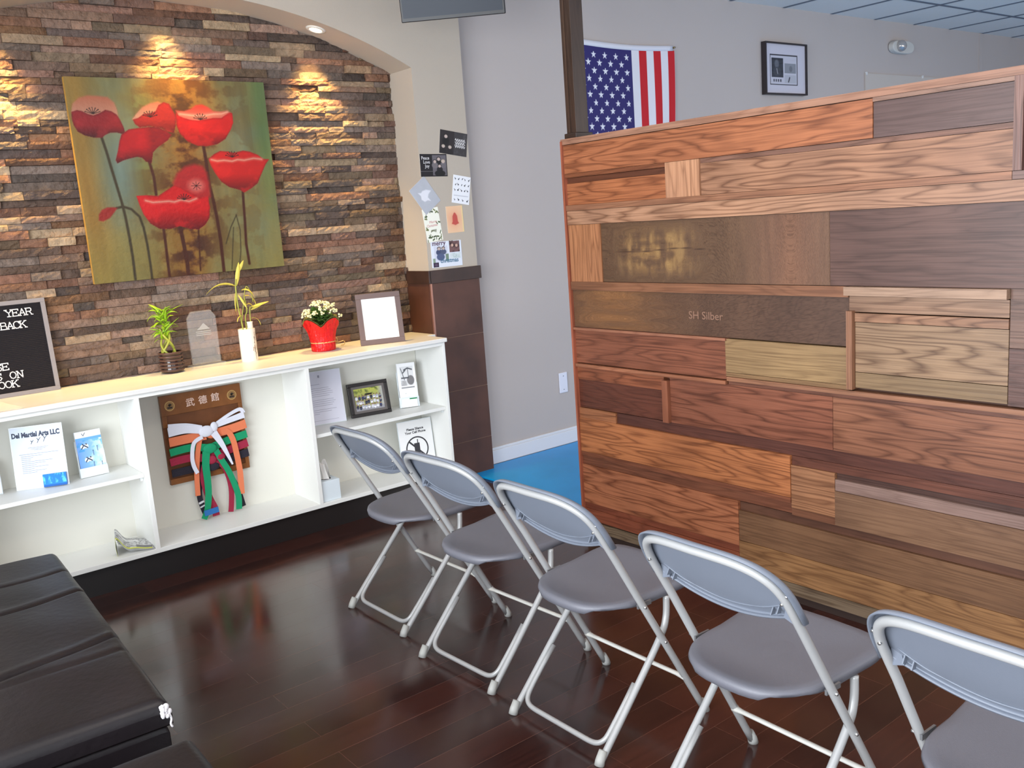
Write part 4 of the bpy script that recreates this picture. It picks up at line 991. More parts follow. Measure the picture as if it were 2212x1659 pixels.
po = thing('potted_kalanchoe', 'kalanchoe with cream blossoms in a pot wrapped in red foil', 'plant', (-.630, .275, ZT))
def wob(i, a): return 1+(.05*i/6)*math.sin(8*a+.6)+.012*math.sin(19*a)
rows = []; NS = 64
for (r0, z) in ((.060, .000), (.066, .003), (.068, .030), (.0665, .047), (.069, .052), (.073, .090), (.078, .120), (.086, .145), (.097, .170)):
    r_w = []
    for i in range(NS+1):
        a = 2*PI*i/NS; k = max(0, (z-.06)/.11); pt = abs(math.sin(2*a+.95)); rr_ = r0*(1+.02*k*math.sin(16*a)+.012*math.sin(23*a+z*40))
        r_w.append((rr_*math.cos(a)*(1+.06*k*pt), rr_*math.sin(a), z+k*(.046*pt-.034)))
    rows.append(r_w)
mb = MB(); mb.grid(rows, smooth=False); mb.add(rows[0][:-1], [tuple(range(NS-1, -1, -1))]); mb.build('foil_wrap', mat('red foil', (214, 16, 26), .28, .25, bump=(70, .5)), po, solid=.0012)
rows2 = [[(x*.93, y*.93, z+.003) for x, y, z in r_w] for r_w in rows[5:]]; rows2.append([(x*1.03, y*1.03, z+.010) for x, y, z in rows[-1]])
mb = MB(); mb.grid(rows2, smooth=False); mb.build('green_lining', mat('olive foil lining', (104, 104, 62), .35, .2), po, solid=.001)
mb = MB(); mb.lathe([(.06, .120), (.058, .128)], seg=24); mb.build('soil', mat('potting soil', (48, 34, 26), .95), po)
rr = random.Random(21); mb = MB()
for k in range(110):
    a = rr.uniform(0, 2*PI); ti = rr.uniform(.3, 1.6); leaf(mb, (rr.uniform(-.05, .05), rr.uniform(-.05, .05), rr.uniform(.13, .215)), (math.cos(a), math.sin(a), ti), rr.uniform(.035, .06), rr.uniform(.022, .034), rr.uniform(.2, 1.2), rr.uniform(-.5, .5), 5)
mb.build('leaves', M_leafd, po, solid=.001)
mb = MB()
for k in range(38):
    a = rr.uniform(0, 2*PI); e = rr.uniform(.15, 1.45); R = .092; c = Vector((R*math.cos(a)*math.cos(e), R*math.sin(a)*math.cos(e)*.9, .185+.088*math.sin(e)))
    if k < 12: c = Vector((-.085+.0155*k, -.045-.03*math.sin(k*1.3)**2, .232+.035*math.sin(PI*k/11)-.02*(k % 3)))
    for q in range(7): mb.sphere(c+Vector((rr.uniform(-.013, .013), rr.uniform(-.012, .012), rr.uniform(-.009, .009))), rr.uniform(.0045, .0075), 6, 4, (1, 1, .7))
bl = mb.build('blossoms', mat('cream petals', (240, 238, 196), .6), po)
mb = MB(); mb.lathe([(.0672, .046), (.0695, .048), (.0695, .052), (.0672, .054)], seg=40, cap=(False, False))
mb.tube(bez([(.066, .01, .050), (.085, .0, .060), (.094, .01, .040), (.085, .0, .024), (.075, .0, .030)], 5), .0028, 6); mb.tube(bez([(.07, .01, .048), (.105, .02, .030), (.130, .01, .036), (.146, .02, .024), (.138, .02, .012), (.120, .02, .010)], 5), .0032, 6)
mb.build('ribbon', mat('gold ribbon', (226, 190, 130), .25, .5), po)

fr = thing('picture_frame', 'grey picture frame holding a white page at the right end of the worktop', 'picture frame', (-.318, .148, ZT), math.radians(-18.7))
P = Panel(-.128, 0, .001, 0, math.radians(9)); mb = MB(); ww, hh, b = .256, .292, .030
for a in ((0, 0, ww, b), (0, hh-b, ww, b), (0, b, b, hh-2*b), (ww-b, b, b, hh-2*b)): P.sheet(mb, a[2], a[3], .016, 0, a[0], a[1])
mb.build('frame', mat('taupe wood frame', (112, 94, 92), .5), fr, bevel=.0015)
mb = MB(); P.sheet(mb, ww-2*b+.004, hh-2*b+.004, .004, -.005, b-.002, b-.002); mb.mi = 1
for (u, v, l) in ((.092, .21, .07), (.108, .19, .045), (.102, .17, .05), (.095, .15, .06), (.11, .13, .04), (.12, .10, .03)): P.sheet(mb, l, .0022, .0002, -.0046, u, v)
mb.build('page', [mat('bright page', (248, 248, 246), .6), colmat((226, 222, 224))], fr)
mb = MB(); P.sheet(mb, ww-2*b+.01, hh-2*b+.01, .004, -.0095, b-.005, b-.005); mb.prism([(-.03, 0), (.03, 0), (.02, .18), (-.02, .18)], (0, .098, 0), (1, 0, 0), Vector((0, -.26, 1)).normalized(), -.002, .002); mb.build('easel_back', mat('black backing card', (30, 28, 28), .8), fr)
mb = MB()
for k, (dx, dy, a) in enumerate(((0, 0, .1), (.004, -.004, .16))):
    c, s = math.cos(a), math.sin(a); q = [(-.108, -.14), (.108, -.14), (.108, .14), (-.108, .14)]
    mb.prism([(u*c-v*s, u*s+v*c) for u, v in q], (-2.345+dx, .135+dy, ZT+.0002+k*.0006), (1, 0, 0), (0, 1, 0), 0, .0005)
tag(mb.build('paper_sheets', mat('pinkish paper', (240, 226, 220), .7)), 'loose white paper lying flat at the left end of the worktop', 'paper')

# ------------------------------------------------------------------ things on the shelves
M_acr = mat('clear acrylic stand', (214, 222, 226), .12)
ZS1, ZB = .5315, .1575
def greek(mb, P, rows, off=.0006):
    for (u, v, l, t_) in rows: P.sheet(mb, l, t_, .0003, off, u, v)
fl = thing('flyer_stand', 'upright flyer with bold dark heading and blue cards at its lower corner', 'flyer', (-2.163, .172, ZS1), math.radians(-21.5))
P = Panel(-.111, 0, .002, 0, math.radians(8)); ww, hh = .222, .287
mb = MB(); P.sheet(mb, ww, hh, .003, -.0012); mb.prism([(0, 0), (ww, 0), (ww, .05), (0, .05)], P.o+Vector((0, .002, -.002)), (1, 0, 0), (0, 1, 0), 0, .002)
mb.prism([(-.02, 0), (.02, 0), (.02, .16), (-.02, .16)], (0, .07, 0), (1, 0, 0), Vector((0, -.24, 1)).normalized(), -.001, .001); mb.build('stand', M_acr, fl)
pp = Pic(60, 80, (214, 228, 250)); pp.mix((232, 238, 248), pp.V*.7)
mb = MB(); pp.put(mb, P.at(.003, .003), P.ux, P.uy, ww-.006, hh-.006, .0002); P.sheet(mb, ww-.004, hh-.004, .001, 0, .002, .002)
mb.mi = 1; text(mb, 'Del Martial Arts LLC', .031, P.at(.008, .238), P.ux, P.uy, .0004, .0004, bold=.05, sx=.76)
for k in range(3):                                               # three small kicking figures
    u = .085+.026*k; v = .203+.003*k; s_ = .009+.003*k
    for l in (((0, 0), (.5, 1)), ((.5, 1), (1.3, 2.0)), ((.5, 1), (0, 1.9)), ((.5, 1), (.3, 1.5))):
        a = Vector(l[0])*s_; b_ = Vector(l[1])*s_; d = (b_-a).normalized(); n_ = Vector((-d.y, d.x))*.0012
        mb.prism([tuple(a-n_), tuple(b_-n_), tuple(b_+n_), tuple(a+n_)], P.at(u, v), P.ux, P.uy, .0004, .0008)
mb.mi = 2; greek(mb, P, [(.070, .186, .085, .0018), (.082, .180, .06, .0018), (.095, .174, .035, .0018), (.030, .158, .165, .002)]+[(.036, .149-.0085*k, l, .002) for k, l in enumerate((.09, .05, .04, .13, .10, .06, .11, .05, .10, .06))])
mb.build('flyer', [M_print, colmat((52, 60, 84)), colmat((130, 140, 160))], fl)
pp = Pic(60, 36, (24, 120, 200)); nn = pp.noise(14, 2, 3); pp.mix((110, 210, 240), np.clip((nn-.5)*5, 0, .8)*(pp.V > .25)); pp.rect(0, 1, 0, .16, (14, 90, 170))
P2 = Panel(-.111+.117, -.014, .004, 0, math.radians(8)); mb = MB(); pp.put(mb, P2.o, P2.ux, P2.uy, .098, .058, .001); mb.col = lin((30, 110, 190)); P2.sheet(mb, .098, .058, .012, .0008); mb.build('business_cards', M_print, fl)
f2 = thing('flyer_stand', 'second white flyer stand mostly cut off by the left edge of the picture', 'flyer', (-2.43, .235, ZS1), math.radians(-10))
P = Panel(-.111, 0, .002, 0, math.radians(8)); mb = MB(); P.sheet(mb, ww, .15, .003, -.0012); mb.prism([(0, 0), (ww, 0), (ww, .05), (0, .05)], P.o+Vector((0, .002, -.002)), (1, 0, 0), (0, 1, 0), 0, .002); mb.build('stand', M_acr, f2)
mb = MB(); P.sheet(mb, ww-.006, .144, .001, 0, .003, .003); mb.build('flyer', M_white, f2)

def holder(t, P, w, h, d, pic, lip):
    mb = MB(); P.sheet(mb, w+.008, h*.8, .0025, -d, -.004, 0); P.sheet(mb, w+.008, lip, .0025, .0065, -.004, 0)
    for u in (-.004, w+.0015): mb.prism([(0, 0), (d+.006, 0), (d+.004, h*.55), (0, lip)], P.at(u, 0)-P.n*d, P.n, P.uy, 0, .0025)
    mb.build('holder', M_acr, t)
    mb = MB(); pic.put(mb, P.at(0, .004), P.ux, P.uy, w, h-.004, .0015); mb.col = lin((232, 234, 238)); P.sheet(mb, w, h-.004, d-.002, .001, 0, .004); mb.build('leaflets', M_print, t)
bh = thing('brochure_holder', 'small holder of blue and white leaflets beside the flyer stand on the left shelf', 'brochure holder', (-1.932, .175, ZS1), math.radians(2))
pp = Pic(90, 140, (150, 196, 240)); nn = pp.noise(5, 9, 6); pp.mix((96, 140, 224), np.clip((1-pp.U*1.3), 0, 1)*.7); pp.mix((214, 236, 250), np.clip((pp.U+nn-1.0)*2.2, 0, 1)); pp.mix((60, 150, 200), np.clip((nn-.55)*4, 0, .6)*(pp.V > .55))
pp.rect(0, 1, .86, 1, (244, 246, 250)); pp.rect(0, 1, .80, .86, (110, 170, 225)); pp.stroke([(.27, .95), (.32, .90), (.40, .96)], (40, 50, 70), .008, .01)
for (x, yv) in ((.30, .66), (.38, .36)):
    pp.disc(x-.07, yv, .09, .05, (232, 238, 246)); pp.disc(x+.07, yv+.005, .09, .05, (226, 232, 240)); pp.stroke([(x-.12, yv-.04), (x-.02, yv+.03), (x+.12, yv-.03)], (36, 46, 66), .014, .01); pp.disc(x-.06, yv+.05, .025, .018, (60, 50, 50)); pp.disc(x+.08, yv+.05, .025, .018, (60, 50, 50))
for (x, yv) in ((.78, .58), (.86, .22), (.60, .50), (.55, .24)): pp.stroke([(x, yv-.05), (x, yv+.03)], (80, 100, 130), .012, .02); pp.disc(x, yv+.045, .018, .012, (50, 50, 60))
for k in range(5): pp.stroke([(.2, .16-.02*k), (.55, .165-.02*k)], (90, 120, 170), .005, .006)
holder(bh, Panel(-.058, .01, .001, 0, math.radians(7)), .116, .218, .016, pp, .045)
ph_ = thing('photo_frame', 'black framed team photo of people in white martial arts uniforms', 'photo frame', (-.412, .190, ZS1), math.radians(-8.5))
P = Panel(-.122, 0, .001, 0, math.radians(12)); ww, hh, b = .244, .196, .020; mb = MB()
for a in ((0, 0, ww, b), (0, hh-b, ww, b), (0, b, b, hh-2*b), (ww-b, b, b, hh-2*b)): P.sheet(mb, a[2], a[3], .018, 0, a[0], a[1])
mb.build('frame', mat('black wood frame', (24, 20, 20), .35), ph_, bevel=.002)
mb = MB(); b2 = .014
for a in ((b, b, ww-2*b, b2), (b, hh-b-b2, ww-2*b, b2), (b, b+b2, b2, hh-2*b-2*b2), (ww-b-b2, b+b2, b2, hh-2*b-2*b2)): P.sheet(mb, a[2], a[3], .006, -.006, a[0], a[1])
mb.build('inner_frame', mat('dark grey inner frame', (96, 90, 88), .35), ph_)
pp = Pic(120, 90, (150, 150, 96)); nn = pp.noise(10, 7, 4); pp.mix((196, 206, 80), np.clip(pp.V*2-1, 0, 1)*.7); pp.mix((84, 96, 52), np.clip((nn-.5)*4, 0, .8)*(pp.V > .55)); pp.mix((176, 176, 172), np.clip((pp.U-.8)*6, 0, 1)); pp.rect(0, 1, 0, .15, (150, 150, 156))
rr = random.Random(3)
for (n_, y_, s_) in ((9, .66, .036), (9, .46, .038), (9, .26, .040)):
    for q in range(n_):
        x = .08+.80*q/(n_-1)+rr.uniform(-.015, .015); yy = y_+rr.uniform(-.03, .03)
        pp.disc(x, yy-.10, .045, .09, rr.choice(((226, 226, 232), (206, 208, 218), (60, 64, 84)))); pp.disc(x, yy-.07, .04, .012, rr.choice(((40, 60, 130), (30, 30, 34), (206, 206, 210)))); pp.disc(x, yy, s_*.7, s_, (70, 52, 44)); pp.disc(x, yy-.008, s_*.45, s_*.6, (190, 150, 126))
mb = MB(); pp.put(mb, P.at(b+b2, b+b2), P.ux, P.uy, ww-2*b-2*b2, hh-2*b-2*b2, -.010); P.sheet(mb, ww-2*b, hh-2*b, .003, -.0105, b, b); mb.build('photograph', M_gloss, ph_)
mb = MB(); mb.prism([(-.03, 0), (.03, 0), (.02, .13), (-.02, .13)], (0, .072, .001), (1, 0, 0), Vector((0, -.30, 1)).normalized(), -.002, .002); mb.build('easel_back', mat('black backing card', (30, 28, 28), .8), ph_)
gh = thing('brochure_holder', 'white leaflet holder with a grey exercise-machine picture on the right shelf', 'brochure holder', (-.158, .182, ZS1), math.radians(-20))
pp = Pic(80, 150, (242, 242, 244)); nn = pp.noise(6, 10, 5); pp.rect(.14, .88, .48, .92, (220, 220, 222)); pp.disc(.70, .60, .20, .11, (120, 118, 120)); pp.mix((150, 148, 150), np.clip((nn-.45)*4, 0, .7)*((pp.U > .16) & (pp.U < .8) & (pp.V > .48) & (pp.V < .60)))
for l in ([(.2, .88), (.36, .62)], [(.2, .66), (.60, .66)], [(.36, .84), (.58, .88), (.60, .66)], [(.58, .88), (.82, .84)], [(.30, .78), (.46, .84)]): pp.stroke(l, (84, 86, 92), .016, .012)
pp.rect(.14, .88, .42, .455, (150, 150, 152)); pp.disc(.35, .30, .025, .012, (190, 190, 190))
holder(gh, Panel(-.054, .01, .001, 0, math.radians(7)), .108, .262, .020, pp, .06)
mb = MB(); P = Panel(-.050, -.004, .004, 0, math.radians(7)); mb.col = lin((240, 240, 240)); P.sheet(mb, .094, .050, .010, .003); mb.col = lin((30, 130, 80)); P.sheet(mb, .045, .007, .0004, .0036, .049, .045); mb.build('business_cards', M_print, gh)
sh = thing('letter_page', 'white typed letter in a clear stand, half hidden by the divider on the right shelf', 'letter', (-.690, .212, ZS1), math.radians(-10))
P = Panel(-.108, 0, .002, 0, math.radians(7)); mb = MB(); P.sheet(mb, .222, .300, .003, -.001); mb.prism([(0, 0), (.222, 0), (.222, .05), (0, .05)], P.o+Vector((0, .002, -.002)), (1, 0, 0), (0, 1, 0), 0, .002); mb.build('stand', M_acr, sh)
mb = MB(); P.sheet(mb, .216, .294, .0008, 0, .003, .003); mb.mi = 1; P.sheet(mb, .010, .014, .0003, .0004, .090, .262)
greek(mb, P, [(.045, .225-.011*k, l, .0018) for k, l in enumerate((.05, 0, .10, .11, .12, .12, .10, 0, .12, .13, .12, .11, 0, .13, .10, .03)) if l]+[(.03, .022, .15, .0012)], .0004)
mb.build('page', [mat('bluish page', (222, 222, 236), .6), colmat((150, 150, 170))], sh)
sg = thing('silence_phone_sign', 'white sign about cell phones standing on the bottom shelf behind the chairs', 'sign', (-.142, .165, ZB), math.radians(-6))
P = Panel(-.112, 0, .002, 0, math.radians(6)); mb = MB(); P.sheet(mb, .226, .292, .003, -.001); mb.prism([(0, 0), (.226, 0), (.226, .05), (0, .05)], P.o+Vector((0, .002, -.002)), (1, 0, 0), (0, 1, 0), 0, .002); mb.build('stand', M_acr, sg)
mb = MB(); P.sheet(mb, .218, .284, .0008, 0, .004, .004); mb.mi = 1
text(mb, 'Please Silence', .020, P.at(.113, .232), P.ux, P.uy, .0002, .0003, 'CENTER', bold=.03, sx=1.0); text(mb, 'Your Cell Phone', .020, P.at(.113, .212), P.ux, P.uy, .0002, .0003, 'CENTER', bold=.03, sx=1.0)
for r0, r1 in ((.066, .074),):
    ring = [(r1*math.cos(2*PI*i/40), r1*math.sin(2*PI*i/40)) for i in range(40)]
    for i in range(40):
        a0, a1 = 2*PI*i/40, 2*PI*(i+1)/40
        mb.prism([(r0*math.cos(a0), r0*math.sin(a0)), (r1*math.cos(a0), r1*math.sin(a0)), (r1*math.cos(a1), r1*math.sin(a1)), (r0*math.cos(a1), r0*math.sin(a1))], P.at(.113, .118), P.ux, P.uy, .0003, .0006)
mb.prism([(-.052, .045), (-.045, .052), (.052, -.045), (.045, -.052)], P.at(.113, .118), P.ux, P.uy, .0003, .0007)
mb.prism([(-.018, -.040), (.018, -.040), (.018, .034), (.010, .034), (.010, .056), (.004, .056), (.004, .034), (-.018, .034)], P.at(.113, .118), P.ux, P.uy, .0003, .0006)
for q in ([(.0, .226), (.226-.02, .226)],): pass
mb.build('page', [mat('sign page', (240, 240, 240), .6), colmat((50, 50, 56))], sg)
tb = thing('tissue_box', 'pale blue-white tissue box with a tissue sticking up, at the left of the right bay', 'tissue box', (-.808, .070, ZB), 0)
mb = MB(); mb.box(-.056, .056, -.056, .056, 0, .112); mb.build('carton', mat('pale blue carton', (220, 230, 236), .5), tb, bevel=.002)
mb = MB(); mb.lathe([(.030, .1122), (.030, .1128)], seg=24); mb.build('slot', mat('dark slot', (60, 58, 60), .8), tb)
rows = []
for j in range(12):
    t = j/11; rows.append([((.030-.012*t)*math.cos(a)*(1+.35*math.sin(3*a+t*2))-.012*t, (.022-.008*t)*math.sin(a)*(1+.3*math.sin(4*a)), .108+.10*t+.012*math.sin(2*a+1)*t) for a in [2*PI*i/24*.86 for i in range(25)]])
mb = MB(); mb.grid(rows); mb.build('tissue', mat('white tissue', (240, 238, 234), .9), tb, solid=.0006)
# folded newsprint
nw = thing('newspaper', 'folded free newspaper with yellow edges curling on the bottom of the left bay', 'newspaper', (-1.83, .10, ZB), math.radians(-14))
pp = Pic(90, 70, (206, 206, 206)); nn = pp.noise(24, 16, 7); pp.mix((120, 120, 122), np.clip((nn-.48)*5, 0, .8)); pp.rect(.0, .62, .58, .74, (236, 236, 236)); pp.rect(0, 1, 0, .10, (206, 210, 90)); pp.rect(.55, 1, .10, .30, (116, 116, 118))
aa = np.clip(pp.a/255., 0, 1)**2.2
def curl(u): # profile along x : raised roll at left, flat at right
    return -.075+.155*u, (.012+.075*math.exp(-((u-.0)/.20)**2)*1.0+.016*math.exp(-((u-.45)/.3)**2))
for k in range(4):
    rows = []; cols = []
    for j in range(30):
        v = j/29; rows.append([(curl(i/39)[0]+.003*k, -.085+.17*v+.004*k, curl(i/39)[1]*(1-.10*k)-.0022*k+.006*math.sin(PI*v)*(1-i/39)) for i in range(40)]); cols.append([(*(aa[int(v*69), int(i/39*89)] if k == 0 else (.62, .62, .62)), 1) for i in range(40)])
    mb = MB(); mb.grid(rows, cols=cols)
    if k == 0:
        rows = [[(-.075-.004*math.sin(PI*i/9), -.085+.17*j/12, .087*(1-i/9)+.002) for i in range(10)] for j in range(13)]
        mb.grid(rows, cols=[[((.50, .53, .10, 1) if j == 0 or j == 1 else ((.10, .10, .10, 1) if j < 5 else (.6, .6, .6, 1))) for i in range(10)] for j in range(13)], flip=True)
    mb.build('page', M_print, nw, solid=.0008)

# ------------------------------------------------------------------ belt display
rk = thing('belt_display_board', 'brown wooden belt display board with painted characters hanging in the middle bay', 'display board', (-1.35, .285, .374))
M_rw = mat('varnished brown wood', (134, 82, 40), .4, var=(14, .25)); M_rwd = mat('darker brown wood', (112, 66, 34), .45, var=(10, .3))
mb = MB(); mb.box(-.211, .211, .0, .014, 0, .360); mb.build('backboard', M_rwd, rk)
mb = MB(); mb.box(-.211, .211, -.012, .014, .360, .463); mb.box(-.211, -.188, -.012, 0, .30, .360); mb.box(.190, .211, -.012, 0, .02, .360); mb.box(-.211, .211, -.010, 0, 0, .03); mb.build('head_board', M_rw, rk, bevel=.0015)
mb = MB()
for i, ch in enumerate('\u6b66\u5fb7\u9928'): text(mb, ch, .046, (-.084+.066*i, -.012, .392+.002*i), EX, EZ, .0002, .0012, bold=.012)
mb.build('characters', mat('pale pink paint', (238, 206, 190), .6), rk)
for sx in (-.166, .160):
    mb = MB(); mb.prism([(.0255*math.cos(2*PI*i/36), .0255*math.sin(2*PI*i/36)) for i in range(36)], (sx, -.012, .408), EX, EZ, .0002, .0010); mb.mi = 1
    mb.prism([(.0215*math.cos(2*PI*i/36), .0215*math.sin(2*PI*i/36)) for i in range(36)], (sx, -.012, .408), EX, EZ, .0010, .0013); mb.mi = 2
    for poly in ([(-.010, .002), (-.002, .013), (.006, .012), (.012, .004), (.004, .000)], [(-.013, -.014), (.013, -.014), (.013, -.004), (-.013, -.003)], [(-.004, -.003), (.003, -.003), (.003, .006), (-.004, .006)]):
        mb.prism(poly, (sx, -.012, .408), EX, EZ, .0013, .0017)
    mb.build('seal', [mat('seal gold', (196, 158, 96), .5), mat('seal ground', (150, 112, 66), .5), mat('seal ink', (60, 46, 34), .6)], rk)
def ribbon(mb, pts, w, y, th=.0035, n=5):
    """pts (x,z[,dy]) centre line of a belt strap seen from the front"""
    P = bez([(p[0], y+(p[2] if len(p) > 2 else 0), p[1]) for p in pts], n); ws = w if isinstance(w, (list, tuple)) else None
    rows = []
    for i, q in enumerate(P):
        a = P[max(0, i-1)]; b_ = P[min(len(P)-1, i+1)]; d = (b_-a); d.y = 0; d.normalize(); s_ = Vector((-d.z, 0, d.x))
        hw = (w if ws is None else ws[0]+(ws[1]-ws[0])*i/(len(P)-1))/2
        rows.append([q-s_*hw+Vector((0, th/2, 0)), q-s_*hw-Vector((0, th/2, 0)), q+s_*hw-Vector((0, th/2, 0)), q+s_*hw+Vector((0, th/2, 0)), q-s_*hw+Vector((0, th/2, 0))])
    mb.grid(rows, smooth=False)
    for e in (rows[0], rows[-1]): mb.add(e[:4], [(0, 1, 2, 3)])
def knot(mb, x, z, y, a, b_, rot=0):
    mb.sphere((x, y, z), 1, 14, 9, (a, .011, b_))
def belt(label, m_, pieces, knots, extra=None):
    mb = MB()
    for (pts, w, y) in pieces: ribbon(mb, pts, w, y)
    for k in knots: knot(mb, *k)
    o = mb.build('martial_arts_belt', m_); tag(o, label, 'belt', 'belts on the display board'); return o
def clothm(n, c): return mat(n, c, .8, bump=(260, .25))
belt('black belt wrapped lowest on the display board, with white stripes on its tail', [clothm('black cotton', (34, 30, 44)), clothm('white stripe', (226, 226, 230)), clothm('gold-grey stitching', (112, 108, 106))],
     [([(-1.555, .437), (-1.45, .438), (-1.36, .425)], .040, .262), ([(-1.36, .425), (-1.27, .447), (-1.142, .462)], .042, .262), ([(-1.385, .43), (-1.42, .36), (-1.432, .293), (-1.425, .235), (-1.410, .176)], .028, .262), ([(-1.30, .44), (-1.262, .37), (-1.228, .279), (-1.208, .176)], .030, .262)], [(-1.345, .430, .257, .040, .024)])
belt('maroon belt wrapped between the green and the black belts', clothm('maroon cotton', (158, 30, 62)),
     [([(-1.557, .497), (-1.46, .500), (-1.36, .478)], .040, .257), ([(-1.36, .478), (-1.25, .497), (-1.142, .515)], .040, .257), ([(-1.372, .47), (-1.398, .41), (-1.400, .347), (-1.385, .266), (-1.366, .210), (-1.362, .166)], .036, .252), ([(-1.33, .46), (-1.29, .42), (-1.270, .357), (-1.264, .288), (-1.273, .211), (-1.282, .166)], .028, .254)], [(-1.350, .468, .250, .030, .024), (-1.300, .474, .250, .026, .022)])
belt('green belt tied in a knot below the white belt', clothm('green cotton', (0, 146, 98)),
     [([(-1.553, .548), (-1.45, .553), (-1.36, .535)], .038, .253), ([(-1.33, .535), (-1.24, .552), (-1.142, .565)], .040, .253), ([(-1.374, .520), (-1.386, .446), (-1.387, .369), (-1.392, .293), (-1.408, .215), (-1.432, .168)], [.040, .030], .240), ([(-1.322, .515), (-1.299, .457), (-1.271, .394), (-1.249, .321), (-1.234, .243), (-1.240, .172)], [.030, .032], .244)], [(-1.352, .530, .243, .038, .027)])
belt('orange belt wrapped just under the white belt, with long looping tails', clothm('orange cotton', (226, 124, 84)),
     [([(-1.550, .602), (-1.45, .603), (-1.36, .602)], .046, .250), ([(-1.34, .602), (-1.24, .607), (-1.142, .620)], .046, .250), ([(-1.280, .600), (-1.246, .598), (-1.224, .550), (-1.214, .469), (-1.208, .379), (-1.211, .302), (-1.214, .250)], [.028, .032], .246), ([(-1.392, .600), (-1.412, .534), (-1.428, .456), (-1.438, .382), (-1.444, .296)], .026, .249)], [(-1.330, .598, .247, .030, .018)])
belt('white belt tied in a big knot at the top of the display board', clothm('white cotton', (222, 224, 236)),
     [([(-1.552, .655), (-1.47, .656), (-1.40, .640), (-1.35, .620)], [.046, .036], .240), ([(-1.548, .682), (-1.46, .672), (-1.38, .646)], [.030, .024], .243), ([(-1.325, .640), (-1.25, .655), (-1.150, .672)], [.022, .034], .240), ([(-1.320, .645), (-1.235, .684), (-1.168, .704), (-1.150, .680)], [.014, .022], .244), ([(-1.385, .600), (-1.432, .577), (-1.450, .511), (-1.449, .461), (-1.435, .417)], .020, .236), ([(-1.325, .612), (-1.292, .548), (-1.266, .480), (-1.246, .422)], [.038, .008], .236)], [(-1.362, .625, .236, .040, .030), (-1.318, .640, .237, .020, .026)])
mb = MB(); ribbon(mb, [(-1.428, .198), (-1.39, .200), (-1.352, .203)], .030, .234); o = mb.build('belt_band', clothm('blue tape', (38, 108, 176))); tag(o, 'blue cloth band tied around the hanging green and maroon belt tails', 'band')
mb = MB(); ribbon(mb, [(-1.441, .250), (-1.414, .258)], .010, .2585); ribbon(mb, [(-1.437, .228), (-1.410, .236)], .007, .2585); o = mb.build('belt_stripe_tape', clothm('white stripe', (226, 226, 230))); tag(o, 'white rank stripe tape on the tail of the black belt', 'tape')

# ------------------------------------------------------------------ wall-mounted screen
tvx = Vector((.234+.164, -.479+.1, 0)).normalized(); tvn = tvx.cross(Vector((0, 0, 1)))
tv = thing('wall_screen', 'dark flat screen hung high in front of the column, cut off by the top edge', 'screen', (.035, -.29, 2.63), 0)
til = math.radians(12); uy = (Vector((0, 0, 1))+tvn*math.tan(til)).normalized(); o0 = Vector((-.164-.035, -.1+.29, .009)); Wt, Ht = .550, .335
mb = MB(); mb.prism([(0, 0), (Wt, 0), (Wt, Ht), (0, Ht)], o0, tvx, uy, -.030, .004); mb.build('housing', mat('glossy black plastic', (22, 20, 24), .4), tv, bevel=.004)
mb = MB(); mb.prism([(.012, .020), (Wt-.012, .020), (Wt-.012, Ht-.012), (.012, Ht-.012)], o0, tvx, uy, .0042, .0052); mb.build('display', mat('dark display', (30, 38, 52), .32, spec=.22), tv)
q = o0+tvx*Wt*.5+uy*Ht*.75; mb = MB(); mb.tube([q-tvn*.028, q-tvn*.10, (.260-.035, .19+.29-.04, q.z), (.260-.035, .21+.29, q.z)], .018, 10); mb.build('wall_arm', mat('black steel arm', (30, 30, 32), .4, .6), tv)
mb = MB(); mb.box(.26-.035-.06, .26-.035+.06, .207+.29, .219+.29, q.z-.05, q.z+.05); mb.build('wall_plate', mat('black steel arm', (30, 30, 32), .4, .6), tv)

# ------------------------------------------------------------------ on the training-room wall
FW, FL, FX0, FT = .975, 1.60, 1.435, 2.690
NX, NY = 270, 400
st_ = FW/13
V_ = np.linspace(0, 1, NY); U_ = np.linspace(0, 1, NX)
fp = Pic(NX, NY, (226, 224, 232))
si = np.floor(fp.U*13).astype(int)
fp.mix((196, 28, 40), (si % 2 == 0)*1.0)                          # stripes run down the hanging flag
can = (fp.U < 7/13) & (fp.V > 1-.76*FW/FL*.0-.40); fp.mix((46, 40, 104), can*1.0)
for c_ in range(11):
    for r_w in range(9):
        if (c_+r_w) % 2: continue
        cx_, cy_ = (r_w+1)*(7/13)/10, 1-(c_+1)*.40/12
        R0 = .0265; pts = []
        for k in range(10):
            a = PI/2+PI*k/5; rad = R0 if k % 2 == 0 else R0*.40; pts.append((cx_+rad*math.cos(a), cy_+rad*math.sin(a)*FW/FL))
        m_ = fp.inside(pts); fp.mix((226, 226, 238), m_*1.0)
fp.a[:int(0), :, :] = 0
aa = np.clip(fp.a/255., 0, 1); aa = np.where(aa <= .04045, aa/12.92, ((aa+.055)/1.055)**2.4)
def flag_pt(u, v):
    x = FX0+u*FW; z = FT-FL*(1-v)
    t = 1-v; x -= t*.10*max(0, u-.60)*2.2*min(1, t*2.2)*(1 if u > .6 else 0)
    y = .290-.006-.010*t*(1+math.sin(u*17+t*2.0))*.8-.012*math.exp(-((u-.80)/.05)**2)*t
    z -= .018*math.sin(PI*min(1, u/1.0))*math.exp(-t*4)
    return (x, y, z)
rows = [[flag_pt(U_[i], V_[j]) for i in range(NX)] for j in range(NY)]; cols = [[(*aa[j, i], 1) for i in range(NX)] for j in range(NY)]
fg = thing('hanging_flag', 'flag with white stars and red stripes hung vertically on the far wall', 'flag', (1.92, .288, FT))
mb = MB(); mb.T = Matrix.Translation((-1.92, -.288, -FT)); mb.grid(rows, cols=cols); mb.build('cloth', mat_attr('flag nylon', .6, .3), fg)
